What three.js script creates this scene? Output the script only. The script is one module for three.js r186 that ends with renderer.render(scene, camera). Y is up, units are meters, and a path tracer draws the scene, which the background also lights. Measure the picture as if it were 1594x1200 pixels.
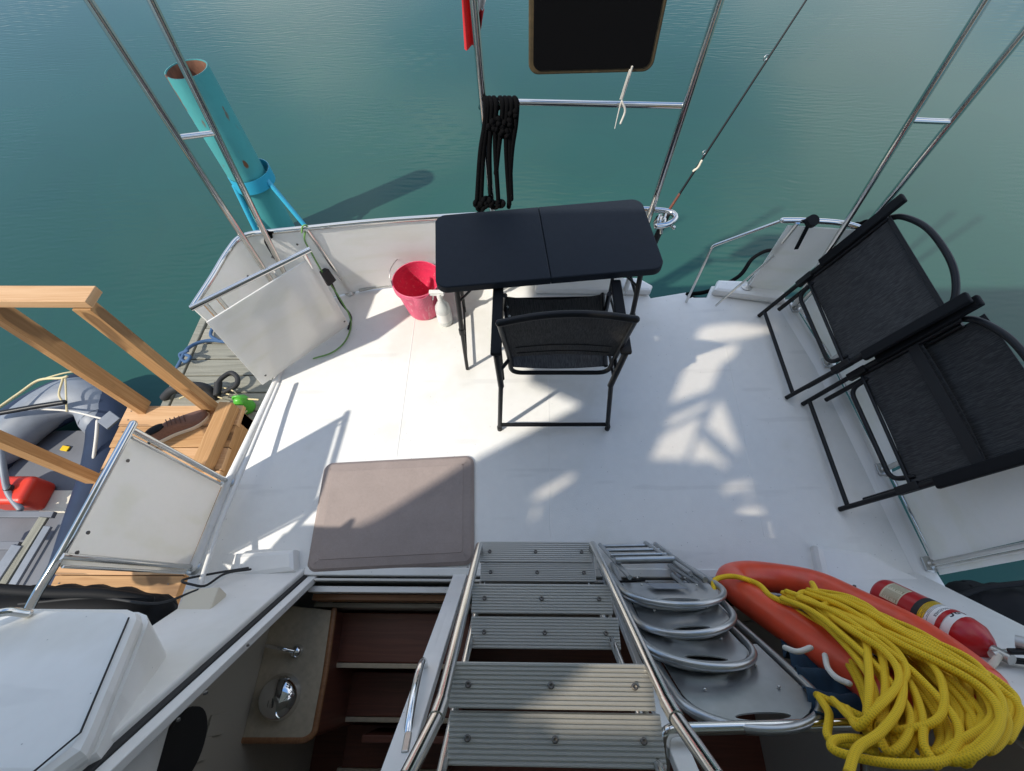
import * as THREE from 'three';
import { RoundedBoxGeometry } from 'three/addons/geometries/RoundedBoxGeometry.js';
import { mergeGeometries, toCreasedNormals } from 'three/addons/utils/BufferGeometryUtils.js';

// ---------------------------------------------------------------- camera, sky, sun, exposure
const scene = new THREE.Scene();
const V = (x, y, z) => new THREE.Vector3(x, y, z);
const FOC = 720, H = 2.25;                                  // focal length in photo pixels, camera height above the deck
const cD = V(25, 430, FOC).normalize(), cF = V(15, -(25 * 15 + FOC * FOC) / 430, FOC).normalize(), cA = V(0, 0, 0).crossVectors(cD, cF).normalize();
const camera = new THREE.PerspectiveCamera(2 * Math.atan(600 / FOC) * 180 / Math.PI, 1594 / 1200, 0.02, 2000);
{
  const right = V(cA.x, -cD.x, -cF.x), up = V(-cA.y, cD.y, cF.y), back = V(-cA.z, cD.z, cF.z);
  camera.position.set(0, H, 0);
  camera.quaternion.setFromRotationMatrix(new THREE.Matrix4().makeBasis(right, up, back));
}
const SUN = V(-0.833, 1, 0.556);                            // towards the sun, per metre of height
const sun = new THREE.DirectionalLight(new THREE.Color(1, 0.94, 0.84), 4.8);
sun.position.copy(SUN).multiplyScalar(30); sun.target.position.set(0, 0, -1);
sun.castShadow = true; sun.shadow.mapSize.set(4096, 4096); sun.shadow.radius = 2.0;
Object.assign(sun.shadow.camera, { left: -9, right: 9, top: 9, bottom: -9, near: 1, far: 90 });
scene.add(sun, sun.target);

function rng(seed) { let s = seed >>> 0; return () => { s = (s + 0x6D2B79F5) | 0; let t = Math.imul(s ^ (s >>> 15), 1 | s); t = (t + Math.imul(t ^ (t >>> 7), 61 | t)) ^ t; return ((t ^ (t >>> 14)) >>> 0) / 4294967296; }; }
const hash = (x, y, s) => { let h = Math.imul(x, 374761393) + Math.imul(y, 668265263) + Math.imul(s, 2147483647 ^ 0x5bd1e995); h = Math.imul(h ^ (h >>> 13), 1274126177); return ((h ^ (h >>> 16)) >>> 0) / 4294967296; };
function vnoise(x, y, px, py, s) {                          // value noise that repeats every px, py cells
  const xi = Math.floor(x), yi = Math.floor(y), fx = x - xi, fy = y - yi, u = fx * fx * (3 - 2 * fx), v = fy * fy * (3 - 2 * fy);
  const m = (a, n) => ((a % n) + n) % n, a = hash(m(xi, px), m(yi, py), s), b = hash(m(xi + 1, px), m(yi, py), s), c = hash(m(xi, px), m(yi + 1, py), s), d = hash(m(xi + 1, px), m(yi + 1, py), s);
  return (a + (b - a) * u) + ((c + (d - c) * u) - (a + (b - a) * u)) * v;
}
function fbm(x, y, px, py, s, o = 4) { let r = 0, a = 0.5, t = 0; for (let i = 0; i < o; i++) { r += a * vnoise(x, y, px, py, s + i); t += a; x *= 2; y *= 2; px *= 2; py *= 2; a *= 0.5; } return r / t; }
const smooth = (a, b, x) => { const t = Math.min(1, Math.max(0, (x - a) / (b - a))); return t * t * (3 - 2 * t); };
const mixc = (a, b, t) => a.map((v, i) => v + (b[i] - v) * t);

{                                                           // the sky: blue air with broken white cloud
  const W = 1024, HH = 512, d = new Float32Array(W * HH * 4);
  for (let j = 0; j < HH; j++) for (let i = 0; i < W; i++) {
    const el = ((j + 0.5) / HH - 0.5) * Math.PI, e = Math.max(0, Math.sin(el));
    let c = mixc([0.62, 0.86, 1.12], [0.14, 0.33, 0.76], Math.pow(e, 0.5));
    const n = fbm(i / W * 8, (j / HH) * 6, 8, 99, 22, 4), cl = smooth(0.46, 0.66, n) * smooth(-0.02, 0.12, Math.sin(el));
    c = mixc(c, [1.34, 1.38, 1.44], cl * 0.85);
    if (el < 0) c = [0.20, 0.27, 0.29];
    const k = (j * W + i) * 4; d[k] = c[0]; d[k + 1] = c[1]; d[k + 2] = c[2]; d[k + 3] = 1;
  }
  const t = new THREE.DataTexture(d, W, HH, THREE.RGBAFormat, THREE.FloatType);
  t.mapping = THREE.EquirectangularReflectionMapping; t.magFilter = t.minFilter = THREE.LinearFilter; t.needsUpdate = true;
  scene.background = t; scene.environment = t;
}
const renderer = new THREE.WebGLRenderer({ antialias: true });
renderer.toneMapping = THREE.LinearToneMapping;
renderer.toneMappingExposure = 1.0;
renderer.shadowMap.enabled = true;

// ---------------------------------------------------------------- photo pixel -> point on a surface of the place
const ray = (px, py) => { const d = V(px - 797, py - 600, FOC); return V(d.dot(cA), -d.dot(cD), -d.dot(cF)); };
const onY = (px, py, y = 0) => { const d = ray(px, py), t = (y - H) / d.y; return V(d.x * t, y, d.z * t); };           // on a level surface
const onX = (px, py, x) => { const d = ray(px, py), t = x / d.x; return V(x, H + d.y * t, d.z * t); };                 // on a fore-and-aft upright
const onZ = (px, py, z) => { const d = ray(px, py), t = z / d.z; return V(d.x * t, H + d.y * t, z); };                 // on an athwart upright
const RK = 0.62, RZ = -0.32;                                                                                         // raked cabin bulkhead z = RZ + RK y
const onB = (px, py, off = 0) => { const d = ray(px, py), t = (RZ - off + RK * H) / (d.z - RK * d.y); return V(d.x * t, H + d.y * t, d.z * t); };
const B = (x, y, off = 0) => V(x, y, RZ - off + RK * y);
const BN = V(0, RK, -1).normalize();

// ---------------------------------------------------------------- textures
function tex(w, h, fn, srgb = true, rx = 1, ry = rx) {
  const d = new Uint8Array(w * h * 4);
  for (let j = 0; j < h; j++) for (let i = 0; i < w; i++) { const c = fn(i / w, j / h, i, j), k = (j * w + i) * 4; for (let q = 0; q < 3; q++) d[k + q] = Math.max(0, Math.min(255, Math.round(255 * (srgb ? Math.pow(Math.max(0, Array.isArray(c) ? c[q] : c), 1 / 2.2) : (Array.isArray(c) ? c[q] : c))))); d[k + 3] = 255; }
  const t = new THREE.DataTexture(d, w, h); t.wrapS = t.wrapT = THREE.RepeatWrapping; t.magFilter = THREE.LinearFilter; t.minFilter = THREE.LinearMipmapLinearFilter; t.generateMipmaps = true;
  if (srgb) t.colorSpace = THREE.SRGBColorSpace; t.repeat.set(rx, ry); t.needsUpdate = true; return t;
}
const mat = (o) => new THREE.MeshStandardMaterial(o), phys = (o) => new THREE.MeshPhysicalMaterial(o), C = (r, g, b) => new THREE.Color(r, g, b);

const deckMap = tex(1024, 1024, (u, v) => {                 // 2.5 m: white gelcoat with scuffs, faint stains and specks
  const st = smooth(0.55, 0.8, fbm(u * 7, v * 7, 7, 7, 3, 5)), fine = fbm(u * 90, v * 90, 90, 90, 9, 2), speck = hash(Math.floor(u * 1024), Math.floor(v * 1024), 5) > 0.9998 ? 0.35 : 1;
  const scuff = smooth(0.72, 0.82, fbm(u * 6 + 3 * v, v * 40, 6, 40, 31, 3)) * 0.05;
  const k = (1 - 0.09 * st - 0.04 * fine - 1.4 * scuff) * speck; return [0.80 * k, 0.79 * k * (1 - 0.012 * st), 0.76 * k * (1 - 0.05 * st)];
}, true, 0.4);
const grain = tex(256, 256, (u, v) => 0.5 + 0.5 * (fbm(u * 64, v * 64, 64, 64, 17, 3) - 0.5) * 2, false, 8);
const M = {};
M.deck = mat({ map: deckMap, roughness: 0.5, bumpMap: grain, bumpScale: 0.0006 });
M.gel = phys({ map: deckMap, roughness: 0.38, clearcoat: 0.25, clearcoatRoughness: 0.25 });
M.board = phys({ transmission: 0.42, thickness: 0,  map: tex(512, 512, (u, v) => { const s = smooth(0.5, 0.78, fbm(u * 5, v * 12, 5, 12, 41, 4)), f = fbm(u * 60, v * 60, 60, 60, 4, 2); const k = 1 - 0.035 * s - 0.02 * f; return [0.93 * k, 0.915 * k, 0.88 * k * (1 - 0.03 * s)]; }, true, 1.2), roughness: 0.9 });
M.steel = mat({ color: C(0.66, 0.65, 0.62), metalness: 1, roughness: 0.16, roughnessMap: tex(128, 128, (u, v) => 0.55 + 0.45 * fbm(u * 10, v * 30, 10, 30, 7, 3), false, 3) });
M.steelDull = mat({ color: C(0.5, 0.5, 0.48), metalness: 1, roughness: 0.36 });
M.rivet = mat({ color: C(0.16, 0.15, 0.14), metalness: 0.8, roughness: 0.45 });
M.black = phys({ color: C(0.006, 0.0065, 0.008), roughness: 0.42, specularIntensity: 0.6 });
M.blackMatte = phys({ color: C(0.0055, 0.006, 0.0075), roughness: 0.7, specularIntensity: 0.45 });
M.rubber = mat({ color: C(0.02, 0.02, 0.021), roughness: 0.7 });
M.blackRope = phys({ color: C(0.003, 0.003, 0.0035), roughness: 0.95, specularIntensity: 0.2 });
const slingTex = tex(512, 512, (u, v, i, j) => { const w = ((i >> 1) + (j >> 1)) % 2 ? 1 : 0.7, s = fbm(u * 200, v * 14, 200, 14, 21, 3), q = fbm(u * 5, v * 5, 5, 5, 8, 3); return [0.043, 0.042, 0.042].map((c) => c * w * (0.45 + 0.95 * smooth(0.35, 0.75, s)) * (0.75 + 0.5 * q)); }, true, 3.4);
M.sling = mat({ map: slingTex, roughness: 0.8, bumpMap: tex(256, 256, (u, v, i, j) => ((i + j) % 4 < 2 ? 0.2 : 0.8), false, 6), bumpScale: 0.0006 });
M.hem = mat({ color: C(0.012, 0.012, 0.013), roughness: 0.85 });
M.table = phys({ specularIntensity: 0.4,  map: tex(512, 512, (u, v) => { const k = 0.9 + 0.25 * fbm(u * 50, v * 50, 50, 50, 13, 3) + (hash(Math.floor(u * 512), Math.floor(v * 512), 3) > 0.9998 ? 1.5 : 0); return [0.0085 * k, 0.0125 * k, 0.019 * k]; }, true, 1), roughness: 0.62, bumpMap: grain, bumpScale: 0.0004 });
M.mat = mat({ map: tex(512, 512, (u, v) => { const k = 0.86 + 0.16 * fbm(u * 10, v * 10, 10, 10, 23, 4) + 0.1 * fbm(u * 90, v * 90, 90, 90, 2, 2) + (hash(Math.floor(u * 512), Math.floor(v * 512), 29) > 0.9999 ? -0.6 : 0); return [0.315 * k, 0.255 * k, 0.23 * k]; }, true, 1.3), roughness: 0.62, bumpMap: grain, bumpScale: 0.0005 });
M.alu = mat({ color: C(0.50, 0.495, 0.47), metalness: 0.35, roughness: 0.42, roughnessMap: tex(256, 64, (u, v) => 0.8 + 0.2 * fbm(u * 4, v * 60, 4, 60, 6, 3), false, 2) });
M.aluDark = mat({ map: tex(256, 256, (u, v) => { const k = 0.75 + 0.4 * fbm(u * 9, v * 9, 9, 9, 14, 4); return [0.46 * k, 0.475 * k, 0.48 * k]; }, true, 2), metalness: 0.8, roughness: 0.3 });
M.bucket = phys({ map: tex(256, 256, (u, v) => { const k = 0.85 + 0.3 * fbm(u * 8, v * 8, 8, 8, 15, 4), s = smooth(0.68, 0.8, fbm(u * 30, v * 20, 30, 20, 33, 3)) * 0.35; return mixc([0.66 * k, 0.035 * k, 0.10 * k], [0.7, 0.45, 0.42], s); }, true, 3), roughness: 0.42 });
M.bucketOut = phys({ map: tex(256, 256, (u, v) => { const k = 0.85 + 0.3 * fbm(u * 8, v * 8, 8, 8, 15, 4), s = smooth(0.55, 0.8, fbm(u * 26, v * 14, 26, 14, 33, 4)) * 0.45; return mixc([0.66 * k, 0.10 * k, 0.19 * k], [0.72, 0.42, 0.44], s); }, true, 3), roughness: 0.55 });
M.red = mat({ color: C(0.44, 0.012, 0.016), roughness: 0.3 });
M.orange = phys({ map: tex(256, 256, (u, v) => { const k = 0.85 + 0.3 * fbm(u * 7, v * 7, 7, 7, 25, 4); return [0.74 * k, 0.068 * k, 0.02 * k]; }, true, 3), roughness: 0.4, clearcoat: 0.3, clearcoatRoughness: 0.3 });
const braid = tex(128, 128, (u, v) => { const a = Math.abs(((u * 4 + v * 4) % 1) - 0.5) * 2, b = Math.abs(((u * 4 - v * 4 + 8) % 1) - 0.5) * 2; return 0.3 + 0.7 * Math.max(a, b); }, false, 1);
M.yellow = mat({ map: tex(128, 128, (u, v) => { const a = Math.abs(((u * 4 + v * 4) % 1) - 0.5) * 2, b = Math.abs(((u * 4 - v * 4 + 8) % 1) - 0.5) * 2, k = 0.62 + 0.45 * Math.max(a, b); return [0.86 * k, 0.56 * k, 0.008]; }, true, 20, 40), bumpMap: tex(128, 128, (u, v) => { const a = Math.abs(((u * 4 + v * 4) % 1) - 0.5) * 2, b = Math.abs(((u * 4 - v * 4 + 8) % 1) - 0.5) * 2; return Math.max(a, b); }, false, 20, 40), bumpScale: 0.0009, roughness: 0.8 });
M.paleRope = mat({ color: C(0.62, 0.52, 0.30), roughness: 0.9 });
M.whiteRope = mat({ color: C(0.66, 0.62, 0.55), roughness: 0.9, bumpMap: braid, bumpScale: 0.002 });
M.blueRope = mat({ color: C(0.045, 0.10, 0.20), roughness: 0.85, bumpMap: braid, bumpScale: 0.002 });
M.green = mat({ color: C(0.10, 0.45, 0.05), roughness: 0.35 });
M.greenLine = mat({ color: C(0.16, 0.34, 0.09), roughness: 0.6 });
M.blueCloth = mat({ map: tex(256, 256, (u, v, i, j) => { const k = ((i % 4 < 2) ? 0.8 : 1.1) * (0.7 + 0.6 * fbm(u * 6, v * 6, 6, 6, 35, 4)); return [0.010 * k, 0.040 * k, 0.075 * k]; }, true, 3), roughness: 0.85 });
function woodTex(a, b, seed, knots = 0.8, sx = 1) {         // grain runs along u
  return tex(512, 256, (u, v) => { const w = fbm(u * 3, v * 5, 3, 5, seed, 3) * 1.6, g = fbm(u * 3, (v + w * 0.08) * 46, 3, 46, seed + 4, 3), f = fbm(u * 12, v * 128, 12, 128, seed + 8, 2), kn = smooth(knots, knots + 0.08, vnoise(u * 5, v * 4, 5, 4, seed + 12)); let c = mixc(a, b, Math.min(1, g * 0.85 + f * 0.25)); c = mixc(c, b.map((x) => x * 0.35), kn * 0.7); return c; }, true, sx, 3.2);
}
M.pineA = mat({ map: woodTex([0.67, 0.435, 0.24], [0.47, 0.25, 0.10], 51, 0.80), roughness: 0.7 });
M.pineB = mat({ map: woodTex([0.58, 0.35, 0.155], [0.34, 0.162, 0.05], 57, 0.80), roughness: 0.7 });
M.oldA = mat({ map: woodTex([0.40, 0.37, 0.30], [0.20, 0.19, 0.145], 65, 0.9), roughness: 0.9, bumpMap: grain, bumpScale: 0.002 });
M.oldB = mat({ map: woodTex([0.34, 0.33, 0.27], [0.16, 0.155, 0.12], 71, 0.9), roughness: 0.9, bumpMap: grain, bumpScale: 0.002 });
M.teak = mat({ map: woodTex([0.20, 0.062, 0.034], [0.10, 0.028, 0.016], 75, 0.95), roughness: 0.4 });
M.teakTrim = mat({ map: woodTex([0.36, 0.17, 0.07], [0.22, 0.09, 0.035], 81, 0.95), roughness: 0.4 });
M.counter = mat({ map: tex(256, 256, (u, v) => { const k = 0.85 + 0.3 * fbm(u * 20, v * 20, 20, 20, 171, 4); return [0.47 * k, 0.39 * k, 0.28 * k]; }, true, 3), roughness: 0.4 });
M.cabin = mat({ color: C(0.40, 0.365, 0.305), roughness: 0.6 });
M.teal = mat({ map: tex(512, 512, (u, v) => { const k = 0.86 + 0.25 * fbm(u * 6, v * 9, 6, 9, 85, 4), r = smooth(0.665, 0.70, fbm(u * 9, v * 6, 9, 6, 91, 5)) * smooth(0.42, 0.55, fbm(u * 3, v * 3, 3, 3, 96, 2)); return mixc([0.075 * k, 0.35 * k, 0.345 * k], [0.20, 0.075, 0.03], r); }, true, 0.9, 0.7), roughness: 0.45 });
M.rust = mat({ map: tex(256, 256, (u, v) => { const k = 0.5 + fbm(u * 14, v * 14, 14, 14, 93, 5); return [0.20 * k, 0.09 * k, 0.05 * k]; }, true, 2), roughness: 0.9 });
M.cyan = mat({ color: C(0.035, 0.36, 0.52), roughness: 0.4 });
M.navy = phys({ map: tex(256, 256, (u, v) => { const k = 0.8 + 0.4 * fbm(u * 7, v * 7, 7, 7, 161, 4); return [0.011 * k, 0.022 * k, 0.052 * k]; }, true, 2), roughness: 0.5, specularIntensity: 0.7 });
M.greyPvc = phys({ map: tex(256, 256, (u, v) => { const k = 0.8 + 0.4 * fbm(u * 7, v * 7, 7, 7, 163, 5); return [0.205 * k, 0.225 * k, 0.255 * k]; }, true, 2), roughness: 0.5 });
M.greyPaint = mat({ map: tex(256, 256, (u, v) => { const k = 0.7 + 0.5 * fbm(u * 6, v * 6, 6, 6, 95, 5); return [0.14 * k, 0.147 * k, 0.165 * k]; }, true, 1), roughness: 0.6 });
M.white = mat({ color: C(0.74, 0.73, 0.70), roughness: 0.4 });
M.cream = mat({ color: C(0.66, 0.60, 0.48), roughness: 0.55 });
M.leather = mat({ map: tex(256, 256, (u, v) => { const k = 0.75 + 0.4 * fbm(u * 30, v * 30, 30, 30, 99, 3); return [0.165 * k, 0.085 * k, 0.062 * k]; }, true, 6), roughness: 0.7 });
M.laces = mat({ color: C(0.10, 0.055, 0.042), roughness: 0.9 });
M.chrome = mat({ color: C(0.75, 0.75, 0.75), metalness: 1, roughness: 0.06 });
M.patchPane = phys({ color: C(0.60, 0.56, 0.50), transmission: 1, thickness: 0, roughness: 0.0, ior: 1.3 });  // tint of the added roof panes, dims the sun for the light patches
M.bottle = phys({ color: C(0.80, 0.82, 0.80), transmission: 0.35, thickness: 0, roughness: 0.35 });

// ---------------------------------------------------------------- geometry helpers (world coordinates)
const clean = (g) => { g = g.index ? g.toNonIndexed() : g; for (const k of Object.keys(g.attributes)) if (!['position', 'normal', 'uv'].includes(k)) g.deleteAttribute(k); if (!g.attributes.uv) uvBox(g); return g; };
function uvBox(g) {
  if (g.index) g = g.toNonIndexed();
  const p = g.attributes.position, uv = new Float32Array(p.count * 2), a = V(0, 0, 0), b = V(0, 0, 0), c = V(0, 0, 0), e = V(0, 0, 0), f = V(0, 0, 0);
  for (let i = 0; i < p.count; i += 3) {
    a.fromBufferAttribute(p, i); b.fromBufferAttribute(p, i + 1); c.fromBufferAttribute(p, i + 2); e.subVectors(b, a); f.subVectors(c, a); e.cross(f);
    const ax = Math.abs(e.x), ay = Math.abs(e.y), az = Math.abs(e.z);
    [a, b, c].forEach((q, k) => { const [s, t] = ay >= ax && ay >= az ? [q.x, q.z] : ax >= az ? [q.z, q.y] : [q.x, q.y]; uv[(i + k) * 2] = s; uv[(i + k) * 2 + 1] = t; });
  }
  g.setAttribute('uv', new THREE.BufferAttribute(uv, 2)); return g;
}
const frame = (dir, upHint = V(0, 1, 0)) => { const x = dir.clone().normalize(); let z = V(0, 0, 0).crossVectors(x, upHint); if (z.lengthSq() < 1e-6) z = V(0, 0, 0).crossVectors(x, V(0, 0, 1)); z.normalize(); return [x, V(0, 0, 0).crossVectors(z, x).normalize(), z]; };
function bar(a, b, r, r2 = r, seg = 16) {                   // a round bar from a to b
  const d = V(0, 0, 0).subVectors(b, a), L = d.length(), g = new THREE.CylinderGeometry(r2, r, L, seg, 1), [x, y, z] = frame(d);
  const uv = g.attributes.uv; for (let i = 0; i < uv.count; i++) uv.setXY(i, uv.getX(i) * 6.28 * r, uv.getY(i) * L);
  g.applyMatrix4(new THREE.Matrix4().makeBasis(y, x, z.clone().negate()).setPosition((a.x + b.x) / 2, (a.y + b.y) / 2, (a.z + b.z) / 2));
  return g;
}
const ball = (p, r, sx = 1, sy = 1, sz = 1) => new THREE.SphereGeometry(r, 14, 10).scale(sx, sy, sz).translate(p.x, p.y, p.z);
function board(a, b, w, t, upHint = V(0, 1, 0), round = 0.004) {   // a plank from a to b, w across, t along upHint
  const d = V(0, 0, 0).subVectors(b, a), L = d.length(), [x, y, z] = frame(d, upHint), g = uvBox(new RoundedBoxGeometry(L, t, w, 1, Math.min(round, t * 0.45, w * 0.45)));
  return g.applyMatrix4(new THREE.Matrix4().makeBasis(x, y, z).setPosition((a.x + b.x) / 2, (a.y + b.y) / 2, (a.z + b.z) / 2));
}
const box = (x0, x1, y0, y1, z0, z1, r = 0.004) => uvBox(new RoundedBoxGeometry(x1 - x0, y1 - y0, z1 - z0, 2, Math.min(r, (x1 - x0) * 0.45, (y1 - y0) * 0.45, (z1 - z0) * 0.45)).translate((x0 + x1) / 2, (y0 + y1) / 2, (z0 + z1) / 2));
class Samples extends THREE.Curve { constructor(p) { super(); this.p = p; } getPoint(t, o = V(0, 0, 0)) { const n = this.p.length - 1, f = Math.min(n - 1e-9, Math.max(0, t * n)), i = Math.floor(f); return o.lerpVectors(this.p[i], this.p[i + 1], f - i); } }
function rounded(pts, rad) {                                // polyline with rounded corners
  const out = [pts[0].clone()];
  for (let i = 1; i < pts.length - 1; i++) {
    const a = V(0, 0, 0).subVectors(pts[i - 1], pts[i]), b = V(0, 0, 0).subVectors(pts[i + 1], pts[i]), r = Math.min(rad, a.length() * 0.48, b.length() * 0.48), p0 = pts[i].clone().addScaledVector(a.normalize(), r), p2 = pts[i].clone().addScaledVector(b.normalize(), r);
    for (let k = 0; k <= 7; k++) { const t = k / 7; out.push(V(0, 0, 0).addScaledVector(p0, (1 - t) ** 2).addScaledVector(pts[i], 2 * t * (1 - t)).addScaledVector(p2, t * t)); }
  }
  out.push(pts[pts.length - 1].clone()); return out;
}
function sweep(pts, r, radial = 10, caps = true, taper = null) {      // a tube through given samples, rotation-minimising
  const n = pts.length, pos = [], nor = [], uv = [], idx = []; let L = 0, N = null, T0 = null;
  for (let i = 0; i < n; i++) {
    const T = V(0, 0, 0).subVectors(pts[Math.min(n - 1, i + 1)], pts[Math.max(0, i - 1)]).normalize();
    if (!N) N = frame(T)[1]; else { N.addScaledVector(T, -N.dot(T)); if (N.lengthSq() < 1e-8) N = frame(T)[1]; N.normalize(); }
    const Bv = V(0, 0, 0).crossVectors(T, N); if (i) L += pts[i].distanceTo(pts[i - 1]); const rr = taper ? r * taper(i / (n - 1)) : r;
    for (let k = 0; k <= radial; k++) { const a = k / radial * Math.PI * 2, c = Math.cos(a), s = Math.sin(a), nx = N.x * c + Bv.x * s, ny = N.y * c + Bv.y * s, nz = N.z * c + Bv.z * s; pos.push(pts[i].x + nx * rr, pts[i].y + ny * rr, pts[i].z + nz * rr); nor.push(nx, ny, nz); uv.push(a * r, L); }
  }
  for (let i = 0; i < n - 1; i++) for (let k = 0; k < radial; k++) { const a = i * (radial + 1) + k, b = a + radial + 1; idx.push(a, a + 1, b, b, a + 1, b + 1); }
  const g = new THREE.BufferGeometry(); g.setAttribute('position', new THREE.Float32BufferAttribute(pos, 3)); g.setAttribute('normal', new THREE.Float32BufferAttribute(nor, 3)); g.setAttribute('uv', new THREE.Float32BufferAttribute(uv, 2)); g.setIndex(idx);
  if (!caps) return g;
  const e = r * (taper ? taper(0) : 1), e2 = r * (taper ? taper(1) : 1);
  return mergeGeometries([clean(g), clean(new THREE.SphereGeometry(e, radial, 6).translate(...pts[0])), clean(new THREE.SphereGeometry(e2, radial, 6).translate(...pts[n - 1]))]);
}
const bent = (pts, r, rad = 0.05, radial = 12) => sweep(rounded(pts, rad), r, radial);
const spline = (pts, r, n = pts.length * 8, radial = 8, closed = false, taper = null) => sweep(new THREE.CatmullRomCurve3(pts, closed, 'centripetal').getSpacedPoints(n), r, radial, !closed, taper);
function slab(pts, t, bevel = 0) {                          // a flat plate with the outline pts, t thick below its face
  const n = V(0, 0, 0), o = pts[0]; for (let i = 1; i < pts.length - 1; i++) n.add(V(0, 0, 0).crossVectors(V(0, 0, 0).subVectors(pts[i], o), V(0, 0, 0).subVectors(pts[i + 1], o))); n.normalize();
  const x = V(0, 0, 0).subVectors(pts[1], o).normalize(), y = V(0, 0, 0).crossVectors(n, x);
  const s = new THREE.Shape(pts.map((p) => { const d = V(0, 0, 0).subVectors(p, o); return new THREE.Vector2(d.dot(x), d.dot(y)); }));
  const g = uvBox(new THREE.ExtrudeGeometry(s, { depth: t - 2 * bevel, bevelEnabled: bevel > 0, bevelSize: bevel, bevelThickness: bevel, bevelOffset: -bevel, bevelSegments: 2, curveSegments: 10 }).translate(0, 0, -t + bevel));
  return g.applyMatrix4(new THREE.Matrix4().makeBasis(x, y, n).setPosition(o));
}
function roundRect(w, h, r) { const s = new THREE.Shape(), x = -w / 2, y = -h / 2; s.moveTo(x + r, y); s.lineTo(x + w - r, y); s.absarc(x + w - r, y + r, r, -Math.PI / 2, 0); s.lineTo(x + w, y + h - r); s.absarc(x + w - r, y + h - r, r, 0, Math.PI / 2); s.lineTo(x + r, y + h); s.absarc(x + r, y + h - r, r, Math.PI / 2, Math.PI); s.lineTo(x, y + r); s.absarc(x + r, y + r, r, Math.PI, Math.PI * 1.5); return s; }
const extrude = (s, depth, bevel = 0.004, cs = 8) => uvBox(new THREE.ExtrudeGeometry(s, { depth: depth - 2 * bevel, bevelEnabled: true, bevelSize: bevel, bevelThickness: bevel, bevelOffset: -bevel, bevelSegments: 3, curveSegments: cs }).translate(0, 0, bevel));
const basis = (o, x, y, z) => new THREE.Matrix4().makeBasis(x, y, z).setPosition(o);
function grid(nu, nv, fn) {                                 // a sheet fn(u, v) -> point
  const pos = [], uv = [], idx = [];
  for (let j = 0; j <= nv; j++) for (let i = 0; i <= nu; i++) { const p = fn(i / nu, j / nv); pos.push(p.x, p.y, p.z); uv.push(p.u ?? i / nu, p.v ?? j / nv); }
  for (let j = 0; j < nv; j++) for (let i = 0; i < nu; i++) { const a = j * (nu + 1) + i, b = a + nu + 1; idx.push(a, a + 1, b, b, a + 1, b + 1); }
  const g = new THREE.BufferGeometry(); g.setAttribute('position', new THREE.Float32BufferAttribute(pos, 3)); g.setAttribute('uv', new THREE.Float32BufferAttribute(uv, 2)); g.setIndex(idx); g.computeVertexNormals(); return g;
}
function sheet(nu, nv, fn, t) {                             // grid with thickness t
  const g = grid(nu, nv, fn), n = g.attributes.normal, W = nu + 1, back = [];
  const P = (i, j) => V(0, 0, 0).fromBufferAttribute(g.attributes.position, j * W + i), N = (i, j) => V(0, 0, 0).fromBufferAttribute(n, j * W + i);
  for (let j = 0; j <= nv; j++) for (let i = 0; i <= nu; i++) back.push(P(i, j).addScaledVector(N(i, j), -t));
  const at = (i, j) => back[j * W + i], g2 = grid(nu, nv, (u, v) => at(Math.round((1 - u) * nu), Math.round(v * nv)));
  const rim = [], uv = []; const quad = (a, b, c, d) => { for (const p of [a, b, c, c, b, d]) { rim.push(p.x, p.y, p.z); uv.push(p.x + p.z, p.y); } };
  for (let i = 0; i < nu; i++) { quad(at(i, 0), at(i + 1, 0), P(i, 0), P(i + 1, 0)); quad(P(i, nv), P(i + 1, nv), at(i, nv), at(i + 1, nv)); }
  for (let j = 0; j < nv; j++) { quad(P(0, j), P(0, j + 1), at(0, j), at(0, j + 1)); quad(at(nu, j), at(nu, j + 1), P(nu, j), P(nu, j + 1)); }
  const r = new THREE.BufferGeometry(); r.setAttribute('position', new THREE.Float32BufferAttribute(rim, 3)); r.setAttribute('uv', new THREE.Float32BufferAttribute(uv, 2)); r.computeVertexNormals();
  return mergeGeometries([clean(g), clean(g2), r]);
}
const lathe = (pts, seg = 40) => new THREE.LatheGeometry(pts.map((p) => new THREE.Vector2(p[0], p[1])), seg);

// ---------------------------------------------------------------- scene graph helpers
const taken = {};
const numbered = (n) => { const k = taken[n] = (taken[n] ?? -1) + 1; return k ? n + '_' + String(k).padStart(3, '0') : n; };
function thing(name, label, category, base = V(0, 0, 0), group) {
  const o = new THREE.Group(); o.name = numbered(name); o.position.copy(base); o.userData = { label, category }; if (group) o.userData.group = group; scene.add(o); return o;
}
const origin = (o) => { const p = V(0, 0, 0); for (let q = o; q && q !== scene; q = q.parent) p.add(q.position); return p; };
function part(name, geos, m, parent, label) {               // geometry in world coordinates, merged into one named mesh under its thing
  let g = Array.isArray(geos) ? (geos.length > 1 ? mergeGeometries(geos.map(clean)) : clean(geos[0])) : geos;
  const b = origin(parent); g = g.clone().translate(-b.x, -b.y, -b.z);
  const o = new THREE.Mesh(g, m); o.name = name; o.castShadow = o.receiveShadow = true; if (label) o.userData.label = label; parent.add(o); return o;
}
function piece(name, g, m, parent, p, turn = 0) { const o = new THREE.Mesh(g, m), b = origin(parent); o.name = name; o.position.set(p.x - b.x, p.y - b.y, p.z - b.z); o.rotation.y = turn; o.castShadow = o.receiveShadow = true; parent.add(o); return o; }
function solo(name, label, category, geos, m, base, group) { const g0 = Array.isArray(geos) ? (geos.length > 1 ? mergeGeometries(geos.map(clean)) : clean(geos[0])) : geos, g = g0.clone().translate(-base.x, -base.y, -base.z), o = new THREE.Mesh(g, m); o.name = numbered(name); o.position.copy(base); o.castShadow = o.receiveShadow = true; o.userData = { label, category }; if (group) o.userData.group = group; scene.add(o); return o; }
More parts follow.
